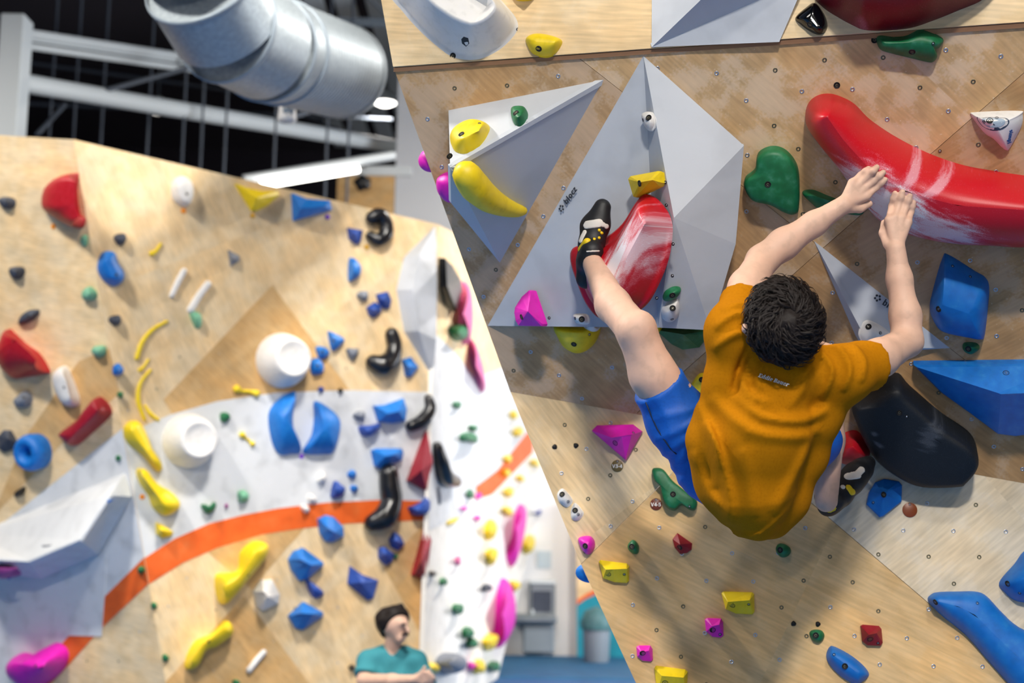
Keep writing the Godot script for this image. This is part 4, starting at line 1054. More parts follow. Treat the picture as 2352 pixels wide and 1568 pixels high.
# a hold whose chalk is rubbed on in strokes [x, y, half length, half width, degrees, strength] given in photograph pixels
func chalked_hold(line: String, base: Color, strokes: Array, sd: int, rough := 0.4) -> MeshInstance3D:
	var f := line.split("|")
	var pl: Dictionary = PL[f[1]]
	var px := spline(outline_of(f[4]), 5)
	var mid := Vector2.ZERO
	for p in px: mid += p / px.size()
	var c := on(pl, mid.x, mid.y)
	var b := px_box(px, pl, c)
	var m_px := (c - EYE).length() / FOCAL
	var list: Array = []
	for s in strokes:
		var q := local(pl, c, on(pl, s[0], s[1], float(f[3]) * 0.7))
		list.append([Vector2(q.x, q.y), Vector2(s[2], s[3]) * m_px, deg_to_rad(-s[4]), s[5]])
	M["chalked"] = chalk_material(base, b[0], b[1], list, rough, sd)
	return hold(line)
var sausage: MeshInstance3D
var scoop: MeshInstance3D
func build_special_holds() -> void:
	sausage = chalked_hold("chalked|2|d|0.2|1850,262 1858,235 1880,218 1910,215 1940,225 1965,240 2000,275 2060,315 2130,350 2210,378 2300,395 2380,410 2425,450 2410,535 2352,556 2270,553 2200,550 2130,540 2060,520 2010,490 1970,440 1920,370 1880,320 1855,285|1900,268 1940,325 2000,390 2080,440 2200,472 2350,482|1922,230 2166,378|red_macro_hold||long red sausage macro with chalk where the climber's hands press", rgb8(196, 12, 30),
		[[2045, 475, 130, 78, 35, 1.0], [1980, 415, 85, 56, 25, 0.85], [2160, 525, 130, 48, 22, 0.85], [2090, 400, 45, 18, -50, 0.6], [2140, 425, 55, 14, -25, 0.6]], 7)
	scoop = chalked_hold("chalked|2a|r|0.13|1480,447 1502,452 1526,476 1541,506 1543,540 1535,592 1515,646 1490,692 1462,716 1425,732 1388,732 1368,722 1345,690 1325,640 1313,600 1317,572 1345,560 1392,546 1432,514 1460,470|1482,512 1405,655|1444,512 1518,470 1540,560 1508,632 1484,684|red_macro_hold||red heart-shaped scoop macro on the largest volume, chalked in the middle", rgb8(188, 12, 28),
		[[1428, 605, 125, 44, -56, 1.0], [1468, 575, 105, 34, -48, 0.85], [1490, 545, 70, 18, -40, 0.6], [1350, 650, 70, 14, 62, 0.5]], 9)
	chalked_hold("chalked|1|g|0.2|1868,-12 1890,20 1930,46 1960,62 1985,72 2030,74 2090,68 2140,52 2200,28 2262,0 2310,-50 2200,-150 2000,-160 1890,-80|1990,-30 2150,-50|2010,62|red_macro_hold||dark red rounded macro at the top of the wall", rgb8(112, 6, 24),
		[[2055, 50, 60, 18, 0, 0.35], [1975, 40, 24, 16, 30, 0.35]], 13)
	var w := hold("white|1|w|0.15|893,-20 925,30 965,75 1010,115 1040,135 1075,142 1110,138 1150,118 1180,90 1193,66 1187,42 1165,15 1135,-20 1090,-80 940,-90|1035,-40 1110,5|1040,128 1184,60|white_macro_hold||big white dish-like macro with a black hexagon mark")
	chalked_hold("chalked|2|p|0.13|1956,908 1985,892 2055,855 2090,885 2160,945 2222,988 2242,1020 2240,1045 2215,1076 2195,1085 2110,1086 2060,1066 2012,1030 1986,990 1970,955|2060,930 2150,1010 2195,1035|2066,948 2083,957|black_macro_hold||big blue-black shield macro right of the climber's back", rgb8(7, 14, 22),
		[[2135, 990, 26, 40, 20, 0.22], [2008, 985, 10, 8, 30, 0.3], [2018, 1010, 16, 7, 40, 0.3]], 17, 0.6)
	hold("yellow|1b|t|0.75|1072,402,33 1092,430,36 1120,455,32 1152,472,25 1182,482,18 1201,484,11|||1060,392|||yellow banana-shaped hold on the wedge volume's shaded face".replace("|||1060", "||1060"))
	# hexagon mark printed on the white macro
	var P1: Dictionary = PL["1"]
	mark(P1, w, "1063,94 1072,92 1086,100 1085,108 1074,111 1064,103", rgb8(20, 24, 30))
	mark(P1, w, "1070,102 1083,104 1081,108 1074,109", rgb8(225, 226, 226), 0.0008)
	# white and blue triangle hold with its washer and print
	var tri_hold := hold("white|2|g|0.05|2230,262 2242,257 2340,254 2349,262 2346,290 2320,338 2312,344 2300,336 2282,318 2262,305 2240,278|2290,285||||white triangular dual-texture hold with blue lettering")
	M.blue_grey = dusty(rgb8(96, 118, 142), 0.35, 0.5)
	mark(PL["2"], tri_hold, "2244,268 2262,262 2296,263 2315,272 2318,283 2304,296 2282,300 2262,293 2250,282", rgb8(40, 56, 78))
	mark(PL["2"], tri_hold, "2256,273 2272,266 2296,268 2308,275 2308,283 2296,291 2274,292 2260,284", rgb8(150, 168, 184), 0.0008)
	add_bolts(tri_hold, tri_hold.mesh, PL["2"], tri_hold.position, "2274,277 2260,279 2291,273")
	lettering(tri_hold, PL["2"], "simpl", 2320, 312, 0.018, rgb8(24, 84, 160), -82.0)
	# holds on the flank, seen past the free edge
	for s in [[Vector2(905, 157), Vector2(1172, 900), 0.27, "pink", 0.032, "2"], [Vector2(1172, 902), Vector2(1334, 1296), 1.05, "blue", 0.026, "3"]]:
		var p: Vector2 = s[0].lerp(s[1], s[2])
		var pl: Dictionary = PL[s[5]]
		var flank := Vector3(-1.6, 0, -0.75).normalized()
		var ring := PackedVector2Array()
		for k in 20: ring.append(Vector2.from_angle(TAU * k / 20.0) * Vector2(s[4], s[4] * 1.25))
		var o := mesh_node("climbing_hold", hold_mesh(ring, PackedVector2Array([Vector2.ZERO]), 0.05, "d"), M[s[3]], null, Transform3D(basis_to(flank), on(pl, p.x, p.y) + Vector3(0.75, 0, -1.6).normalized() * 0.05))
		tag(o, s[3] + " hold peeking round the near wall's free edge", "climbing hold")
	# doughnut and the two white cones of the far wall
	var L1: Dictionary = PL["L1"]; var L2: Dictionary = PL["L2"]
	var ringp: Array = []
	for k in 13:
		var a := PI * 1.15 * k / 12.0 - 0.3
		ringp.append([0.075 + 0.045 * cos(a), 0.06 + 0.07 * sin(a)])
	ringp.push_front([0.115, -0.003]); ringp.append([0.02, 0.04]); ringp.append([0.0, 0.04])
	var dn := mesh_node("doughnut_hold", lathe(ringp, 28), M.blue, null, frame(L1, on(L1, 88, 1036)))
	tag(dn, "blue doughnut-shaped hold with a dark hole", "climbing hold")
	mesh_node("bolt", bolt_mesh, null, dn, Transform3D(Basis().scaled(Vector3.ONE * 1.8), Vector3(0, 0, 0.043)))
	for s in [[646, 828, 0.185, "large white round cone hold above the blue wings"], [432, 1012, 0.175, "large white round cone hold on the grey band"]]:
		var r: float = s[2]
		var cone := mesh_node("cone_hold", lathe([[r, -0.003], [r, 0.02], [r * 0.93, 0.07], [r * 0.72, 0.18], [r * 0.66, 0.2], [r * 0.6, 0.205], [r * 0.52, 0.195], [r * 0.3, 0.19], [0.0, 0.19]], 36), M.white, null, frame(L2, on(L2, s[0], s[1])))
		tag(cone, s[3], "climbing hold")
	# maker's print on the volumes
	print_on(wall_volume_at("largest grey"), PL["2a"], 1290, 478, 1304, 458)
	print_on(wall_volume_at("narrow grey"), PL["4a"], 2016, 684, 2040, 700)
func wall_volume_at(words: String) -> Node3D:
	for ch in get_children():
		if ch.has_meta("label") and str(ch.get_meta("label")).contains(words): return ch
	return self
# flat print on a surface: a thin sheet just proud of it
func mark(pl: Dictionary, o: MeshInstance3D, outline: String, c: Color, lift := 0.0004) -> void:
	var poly := PackedVector2Array()
	var zs := 0.0
	var first := Vector3.ZERO
	var raw := pts(outline)
	var st := begin()
	var ring := PackedVector3Array()
	var mid := Vector3.ZERO
	for p in spline(raw, 3) if raw.size() > 7 else raw:
		var q := local(pl, o.position, on(pl, p.x, p.y))
		for k in 2:
			var h := height_on(o.mesh, Vector2(q.x, q.y))
			q = local(pl, o.position, on(pl, p.x, p.y, h[0]))
		var h2 := height_on(o.mesh, Vector2(q.x, q.y))
		ring.append(Vector3(q.x, q.y, h2[0] + 0.0006 + lift))
		mid += ring[ring.size() - 1] / (raw.size() * (3.0 if raw.size() > 7 else 1.0))
	mid.z = height_on(o.mesh, Vector2(mid.x, mid.y))[0] + 0.0008 + lift
	for i in ring.size():
		tri(st, mid, ring[i], ring[(i + 1) % ring.size()], Vector3.BACK)
	mesh_node("print", done(st), plain(c, 0.5), o)
func text_mesh(s: String, size: float, serif := false) -> TextMesh:
	var f := SystemFont.new()
	f.font_names = PackedStringArray(["Droid Serif" if serif else "Droid Sans"])
	f.font_weight = 700
	var t := TextMesh.new()
	t.text = s; t.font = f; t.font_size = 32; t.pixel_size = size / 32.0; t.depth = 0.001
	t.curve_step = 2.0
	return t
func lettering(o: Node3D, pl: Dictionary, s: String, x: float, y: float, size: float, c: Color, degrees: float, z := -1.0) -> void:
	var q := local(pl, o.position, on(pl, x, y))
	if z < 0.0:
		var h := height_on(o.mesh, Vector2(q.x, q.y))
		q = local(pl, o.position, on(pl, x, y, h[0]))
		h = height_on(o.mesh, Vector2(q.x, q.y))
		mesh_node("lettering", text_mesh(s, size), plain(c, 0.5), o, Transform3D(basis_to(h[1]) * Basis(Vector3.BACK, deg_to_rad(degrees)), Vector3(q.x, q.y, h[0]) + h[1] * 0.001))
	else:
		mesh_node("lettering", text_mesh(s, size), plain(c, 0.5), o, Transform3D(Basis(Vector3.BACK, deg_to_rad(degrees)), Vector3(q.x, q.y, z)))
# five-dot emblem and name along a direction
func print_on(o: Node3D, pl: Dictionary, x0: float, y0: float, x1: float, y1: float) -> void:
	var a := on(pl, x0, y0); var b := on(pl, x1, y1)
	var dir := (b - a).normalized()
	var ink := plain(rgb8(36, 44, 56), 0.5)
	var n: Vector3 = pl.n
	var side := n.cross(dir).normalized()
	var dot := lathe([[0.0035, 0.0], [0.0035, 0.001], [0.0, 0.001]], 10)
	for k in 5:
		var ang := TAU * k / 5.0
		var m := mesh_node("emblem_dot", dot, ink, o)
		m.global_transform = Transform3D(Basis(dir, side, n), a + (dir * cos(ang) + side * sin(ang)) * 0.008 + n * 0.0006)
	var t := mesh_node("lettering", text_mesh("blocz", 0.026), ink, o)
	t.global_transform = Transform3D(Basis(dir, side, n), a + dir * 0.052 + n * 0.0008)
func route_tag(pl: Dictionary, x: float, y: float, r_px: float, c: Color, label: String, text := "") -> void:
	var p := on(pl, x, y)
	var r := r_px * (p - EYE).length() / FOCAL
	var o := thing("route_tag", frame(pl, p))
	tag(o, label, "tag")
	mesh_node("disc", lathe([[r, 0.0], [r, 0.0025], [r * 0.96, 0.003], [0.0, 0.003]], 28), plain(c, 0.4), o)
	if r_px > 10:
		mesh_node("screw", hole_mesh, null, o, Transform3D(Basis(), Vector3(0, r * 0.78, 0.0032)))
	if text:
		mesh_node("lettering", text_mesh(text, 0.0165), plain(rgb8(240, 236, 228), 0.5), o, Transform3D(Basis(), Vector3(0, -0.001, 0.0034)))
func build_tags() -> void:
	route_tag(PL["3"], 1418, 1070, 13.5, rgb8(112, 92, 40), "olive round grade tag under the pink diamond hold, reading V3-4", "V3-4")
	route_tag(PL["3"], 1507, 1158, 13.5, rgb8(112, 48, 22), "brown round grade tag beside the green curved hold, reading V4-5", "V4-5")
	route_tag(PL["3"], 2090, 1171, 16.0, rgb8(128, 58, 16), "plain brown round tag beside the blue pentagon hold")
	for t in [["L1", 122, 520, "orange", "under the upper red scoop"], ["L2", 421, 484, "orange", "under the white thumb hold"], ["L2", 580, 495, "ochre", "under the yellow bib hold"], ["L2", 752, 498, "purple", "under the blue flag hold"],
			["L2", 842, 567, "ochre", "under the black hook hold"], ["L2", 692, 1048, "purple", "between the blue wings"], ["L2", 326, 1141, "orange", "between the yellow clubs"], ["L1", 20, 1324, "blue", "under the ledge volume"]]:
		var c: Color = {"orange": rgb8(238, 140, 20), "ochre": rgb8(200, 150, 30), "purple": rgb8(110, 40, 190), "blue": rgb8(20, 40, 180)}[t[3]]
		route_tag(PL[t[0]], t[1], t[2], 6.0, c, "tiny round %s route tag %s" % [t[3], t[4]])

# ------------------------------------------------------------------ roof, duct and the far end of the hall
func build_background() -> void:
	# spiral duct with a segmented elbow
	M.galvanised = dusty(rgb8(150, 160, 166), 0.5, 0.3, 0.05, 2.0)
	M.galvanised.metallic = 0.5
	M.dim_steel = plain(rgb8(84, 92, 104), 0.6)
	var duct := thing("air_duct", Transform3D(Basis(), at(650, 120, 8.3)))
	tag(duct, "galvanised spiral air duct with a segmented elbow under the roof", "air duct")
	var path := [at(420, -330, 7.4), at(462, -40, 7.5), at(520, 62, 7.75), at(608, 108, 8.1), at(640, 118, 8.3), at(785, 164, 9.3)]
	for i in path.size() - 1:
		var seg := rod("duct_section", path[i] - duct.position, path[i + 1] - duct.position, 0.305, 0.305, M.galvanised, duct, 40)
		var dir: Vector3 = (path[i + 1] - path[i]).normalized()
		if i == 0: continue
		mesh_node("seam_ring", lathe([[0.305, -0.015], [0.316, -0.012], [0.316, 0.012], [0.305, 0.015]], 40), M.grey_steel, duct, Transform3D(basis_to(dir), path[i] - duct.position))
	var dd: Vector3 = (path[5] - path[4]).normalized()
	var long: float = path[5].distance_to(path[4])
	var st := begin()
	for k in 22:   # the spiral lock seams
		var z := long * (k + 0.5) / 22.0
		st.append_from(lathe([[0.305, -0.012], [0.3085, -0.004], [0.3085, 0.004], [0.305, 0.012]], 40), 0, Transform3D(basis_to(dd), path[4] - duct.position + dd * z))
	mesh_node("spiral_seam", st.commit(), M.galvanised, duct)
	mesh_node("end_cap", lathe([[0.312, -0.05], [0.312, 0.0], [0.29, 0.03], [0.0, 0.035]], 40), M.galvanised, duct, Transform3D(basis_to(dd), path[5] - duct.position))
	# white steelwork
	var col := tag(box("steel_column", at(26, 240, 12.6) + Vector3(0, -2.0, 0), Vector3(0.21, 5.6, 0.25), M.white_steel, null, 0.01), "white square steel column at the end of the white pipe beam", "column")
	tag(rod("pipe_beam", at(52, 190, 12.8), at(940, 342, 18.5), 0.085, 0.085, M.white_steel, null, 20), "thick white pipe beam crossing the dark roof space", "beam")
	var ub := thing("roof_beam", Transform3D(Basis(), at(60, 92, 12.9)))
	tag(ub, "white flanged roof beam running into the duct elbow", "beam")
	var v0 := at(60, 90, 12.9) - ub.position; var v1 := at(520, 158, 15.5) - ub.position
	for s in [[0.06, 0.09, "top_flange"], [0.0, 0.03, "web"], [-0.06, 0.07, "bottom_flange"]]:
		rod(s[2], v0 + Vector3(0, s[0], 0), v1 + Vector3(0, s[0], 0), s[1] * 0.6, s[1] * 0.6, M.white_steel, ub, 4)
	for s in [[8, 235, 900, 275, 20, "thin grey conduit behind the hanging rods"], [60, 143, 640, 222, 20, "thin grey conduit above the thick white pipe"], [380, 128, 905, 352, 21, "thin reddish-brown purlin below the duct"]]:
		tag(rod("conduit", at(s[0], s[1], s[4]), at(s[2], s[3], s[4]), 0.025, 0.025, M.dim_steel, null, 8), s[5], "conduit")
	for s in [[226, 212, 465, 146, "pale diagonal brace rising to the duct elbow"], [85, 308, 148, 240, "short diagonal brace beside the white column"], [660, 272, 760, 240, "short diagonal brace under the duct"]]:
		tag(rod("brace", at(s[0], s[1], 13.6), at(s[2], s[3], 14.2), 0.024, 0.024, M.dim_steel, null, 8), s[4], "brace")
	for x in [102, 158, 222, 330, 412, 455, 510, 625, 745, 795]:
		var top := at(x, -60.0, 14.5)
		top.y = 8.4
		var lowp := at(x, 480.0, 14.5)
		tag(rod("hanging_rod", Vector3(lowp.x, lowp.y, lowp.z), Vector3(lowp.x, 8.4, lowp.z), 0.014, 0.014, M.dim_steel, null, 6), "thin grey rod hanging from the roof behind the far wall", "rod", "hanging rods")
	# roof joists and lit decking above the duct
	for k in 2:
		var z := -13.0 - k * 3.0
		var j := thing("roof_joist", Transform3D(Basis(), Vector3(0, 7.6, z)))
		tag(j, "pale open-web roof joist under the dark deck", "joist", "roof joists")
		for y in [0.0, 0.55]:
			box("chord", Vector3(3.2, y, 0), Vector3(11.0, 0.07, 0.09), M.grey_steel, j)
		for i in 14:
			rod("web_bar", Vector3(-2.0 + i * 0.55, 0.0 if i % 2 else 0.55, 0), Vector3(-2.0 + (i + 1) * 0.55, 0.55 if i % 2 else 0.0, 0), 0.018, 0.018, M.grey_steel, j, 6)
	# loudspeaker hanging under the duct
	var sp := thing("loudspeaker", Transform3D(Basis(Vector3.UP, 0.3), at(660, 246, 9.6)))
	tag(sp, "white loudspeaker hanging below the air duct", "loudspeaker")
	mesh_node("cabinet", lathe([[0.0, -0.105], [0.058, -0.1], [0.064, -0.08], [0.05, 0.06], [0.04, 0.1], [0.0, 0.105]], 20), M.white, sp, Transform3D(Basis(Vector3.RIGHT, -PI / 2.0), Vector3.ZERO))
	rod("bracket", Vector3(0, 0.1, 0), Vector3(0, 0.2, 0), 0.012, 0.012, M.grey_steel, sp, 8)
	mesh_node("grille", lathe([[0.04, 0.0], [0.04, 0.006], [0.0, 0.008]], 20), M.grey_steel, sp, Transform3D(Basis(Vector3.RIGHT, 0.1), Vector3(0, -0.03, 0.056)))
	# strip light on a white boom, and a scrap of another climbing wall beyond
	var sl := thing("strip_light", Transform3D(Basis(), at(715, 408, 13.0)))
	tag(sl, "long white strip light seen over the far wall's top", "lamp")
	rod("tube_lamp", at(600, 425, 13.0) - sl.position, at(822, 388, 13.6) - sl.position, 0.035, 0.035, M.glow, sl, 12)
	rod("housing", at(560, 412, 13.0) - sl.position, at(905, 356, 13.8) - sl.position, 0.05, 0.05, M.white_steel, sl, 4)
	var l := AreaLight3D.new()
	l.name = "strip_light_glow"; l.area_size = Vector2(0.9, 0.08); l.light_energy = 2.0; l.shadow_enabled = true
	add_child(l)
	l.look_at_from_position(at(715, 412, 12.9), at(715, 700, 12.9), Vector3.BACK)
	var wb := structure(thing("wall_behind", Transform3D(Basis(), at(840, 440, 15.5))), "scrap of another plywood climbing wall behind the far wall")
	box("plywood_panel", Vector3(0.0, -0.12, 0), Vector3(0.62, 0.62, 0.05), M.ply_tan, wb)
	box("white_ledge", Vector3(0, 0.22, 0.05), Vector3(1.0, 0.1, 0.06), M.white_steel, wb)
	for s in [[828, 372, 15.3, 0.07, "black", "black lump hold on the wall scrap over the coping"], [832, 420, 15.3, 0.09, "black", "larger black lump hold lower on the wall scrap"], [815, 380, 15.3, 0.05, "yellow", "small yellow lump hold on the wall scrap over the coping"]]:
		var ring := PackedVector2Array()
		for k in 14: ring.append(Vector2.from_angle(TAU * k / 14.0) * s[3] * (1.0 + 0.15 * sin(k * 2.1)))
		tag(mesh_node("climbing_hold", hold_mesh(ring, PackedVector2Array([Vector2.ZERO]), 0.07, "d"), M[s[4]], null, Transform3D(Basis(), at(s[0], s[1], s[2]))), s[5], "climbing hold")
	# drinking fountain on the white wall
	var zf := -16.85
	var fx := func(x: float, y: float) -> Vector3:
		var r := ray(x, y)
		return EYE + r * (zf / r.z)
	var c0: Vector3 = fx.call(1225, 1420)
	var f := thing("drinking_fountain", Transform3D(Basis(), c0))
	tag(f, "stainless drinking fountain with bottle filler on the white wall", "drinking fountain")
	M.stainless = plain(rgb8(150, 160, 168), 0.35, 0.7)
	box("bottle_filler", fx.call(1245, 1372) - c0 + Vector3(0, 0, 0.06), Vector3(0.3, 0.4, 0.12), M.stainless, f, 0.02)
	box("filler_alcove", fx.call(1244, 1380) - c0 + Vector3(0, 0, 0.125), Vector3(0.22, 0.24, 0.02), M.slate, f)
	box("filler_cap", fx.call(1245, 1337) - c0 + Vector3(0, 0, 0.08), Vector3(0.3, 0.04, 0.16), M.white_steel, f, 0.01)
	box("basin", fx.call(1226, 1418) - c0 + Vector3(0, 0, 0.2), Vector3(0.52, 0.1, 0.4), M.stainless, f, 0.03)
	box("cabinet", fx.call(1236, 1460) - c0 + Vector3(0, 0, 0.15), Vector3(0.36, 0.36, 0.3), M.grey_steel, f, 0.02)
	rod("spout", fx.call(1222, 1410) - c0 + Vector3(0, 0, 0.22), fx.call(1222, 1398) - c0 + Vector3(0, 0, 0.25), 0.02, 0.015, M.white_steel, f, 10)
	tag(box("notice_sheet", fx.call(1250, 1285) + Vector3(0, 0, 0.01), Vector3(0.16, 0.2, 0.006), plain(rgb8(196, 212, 222), 0.7), null), "pale notice sheet on the white wall above the fountain", "notice")
	# mural wall right of the fountain
	var mw := structure(thing("wall_mural", Transform3D(Basis(), Vector3(1.9, 0.3, -16.6))), "teal mural with an orange edge on a cream wall")
	var cx := func(x: float, y: float) -> Vector2:
		var r := ray(x, y)
		var q := EYE + r * (-16.6 / r.z)
		return Vector2(q.x - 1.9, q.y - 0.3)
	for s in [["cream_panel", "1325,1150 1326,1520 1560,1520 1560,1150", "ply_pale", 0.0], ["teal_paint", "1325,1388 1345,1374 1372,1362 1400,1366 1480,1450 1560,1480 1560,1522 1326,1522", "teal", 0.004], ["orange_paint", "1325,1378 1350,1362 1385,1345 1392,1352 1372,1363 1345,1375 1325,1389", "orange_paint", 0.005]]:
		var poly := PackedVector2Array()
		for p in pts(s[1]): poly.append(cx.call(p.x, p.y))
		mesh_node(s[0], slab_mesh(poly, s[3], s[3] - 0.003 if s[3] > 0.0 else -0.1), M[s[2]], mw)
	var st2 := thing("pedal_bin", Transform3D(Basis(), Vector3(0.98, 0.31, -15.9)))
	tag(st2, "grey cylindrical bin with a dark rounded lid before the teal mural", "bin")
	var up := Basis(Vector3.RIGHT, -PI / 2.0)
	mesh_node("drum", lathe([[0.13, 0.0], [0.14, 0.02], [0.15, 0.33], [0.15, 0.36]], 24), M.grey_steel, st2, Transform3D(up, Vector3.ZERO))
	mesh_node("lid", lathe([[0.17, 0.35], [0.18, 0.42], [0.13, 0.55], [0.0, 0.6]], 24), dusty(rgb8(60, 108, 112), 0.5, 0.3), st2, Transform3D(up, Vector3.ZERO))

# ------------------------------------------------------------------ people
func depth_on(o: MeshInstance3D, x: float, y: float, fallback: float) -> float:
	# how far along the view ray of a photograph pixel a built surface lies
	var inv := o.global_transform.affine_inverse()
	var from := inv * EYE
	var dir := inv.basis * ray(x, y)
	var best := INF
	for s in o.mesh.get_surface_count():
		var a: Array = o.mesh.surface_get_arrays(s)
		var v: PackedVector3Array = a[Mesh.ARRAY_VERTEX]
		var idx: PackedInt32Array = a[Mesh.ARRAY_INDEX] if a[Mesh.ARRAY_INDEX] != null else PackedInt32Array(range(v.size()))
		for i in range(0, idx.size(), 3):
			var hit = Geometry3D.ray_intersects_triangle(from, dir, v[idx[i]], v[idx[i + 1]], v[idx[i + 2]])
			if hit != null: best = minf(best, (hit - from).length() / dir.length())
	return best if best < INF else fallback
func chain(list: Array, points: Array) -> void:   # points [x, y, depth, radius]
	for i in points.size() - 1:
		var p: Array = points[i]; var q: Array = points[i + 1]
		list.append([at(p[0], p[1], p[2]), at(q[0], q[1], q[2]), p[3], q[3]])
var fold_lines: Array = []      # [a, b, width, height] in the plane across the view of the folds
var fold_noise: FastNoiseLite
func fold_at(kind: int, p: Vector3) -> float:
	if kind == 2:
		return fold_noise.get_noise_3d(p.x * 100.0, p.y * 100.0, p.z * 100.0) * 0.012
	var d := 0.0
	var q := Vector2(p.x, p.y)
	for l in fold_lines:
		var best := 9.0
		var along := 0.0
		for f in l[0]:
			var a: Vector2 = f[0]
			var ab: Vector2 = f[1] - a
			var t := clampf((q - a).dot(ab) / ab.length_squared(), 0.0, 1.0)
			var e: float = (q - a - ab * t).length_squared() / (l[1] * l[1])
			if e < best:
				best = e; along = lerpf(f[2], f[3], t)
		if best < 6.0: d -= l[2] * exp(-best) * sqrt(maxf(sin(PI * along), 0.0))
	return d + fold_noise.get_noise_3d(p.x * 60.0, p.y * 60.0, p.z * 60.0) * 0.003
func folds(lines: Array, depth: float) -> void:
	fold_lines = []
	for l in lines:
		var bend := PackedVector2Array()
		for p in l[0]: bend.append(Vector2(p[0], p[1]))
		bend = spline(bend, 3, false)
		var n := bend.size() - 1
		var segs: Array = []
		for i in n:
			var a := at(bend[i].x, bend[i].y, depth); var b := at(bend[i + 1].x, bend[i + 1].y, depth)
			segs.append([Vector2(a.x, a.y), Vector2(b.x, b.y), float(i) / n, float(i + 1) / n])
		fold_lines.append([segs, l[1], l[2]])
func add_hand(st: SurfaceTool, wrist: Array, knuckles: Array, tips: Array, thumb: Array, on_hold: MeshInstance3D, forearm: Array) -> void:
	var b: Array = []
	var w := at(wrist[0], wrist[1], wrist[2])
	b.append([at(forearm[0], forearm[1], forearm[2]), w, wrist[3] * 1.12, wrist[3]])
	for i in 4:
		var k: Array = knuckles[i]; var t: Array = tips[i]
		var dk := minf(depth_on(on_hold, k[0], k[1], wrist[2] + 0.01) - 0.024, wrist[2] + 0.01)
		var mx := lerpf(k[0], t[0], 0.52); var my := lerpf(k[1], t[1], 0.52)
		var dm := depth_on(on_hold, mx, my, dk + 0.012) - 0.021
		var nx := lerpf(k[0], t[0], 0.8); var ny := lerpf(k[1], t[1], 0.8)
		var dn := depth_on(on_hold, nx, ny, dm) - 0.013
		var dt := depth_on(on_hold, t[0], t[1], dn) - 0.008
		var K := at(k[0], k[1], dk)
		var r: float = [0.0096, 0.0102, 0.01, 0.0088][i]
		b.append([w.lerp(K, 0.15), K, wrist[3] * 0.62, 0.0125])
		b.append([K, at(mx, my, dm), 0.0105, r])
		b.append([at(mx, my, dm), at(nx, ny, dn), r, r * 0.92])
		b.append([at(nx, ny, dn), at(t[0], t[1], dt), r * 0.92, r * 0.82])
	for i in thumb.size() - 1:
		b.append([at(thumb[i][0], thumb[i][1], thumb[i][2]), at(thumb[i + 1][0], thumb[i + 1][1], thumb[i + 1][2]), 0.0145 - i * 0.002, 0.0125 - i * 0.002])
	field_mesh(st, b, 0.0032, 0.007)

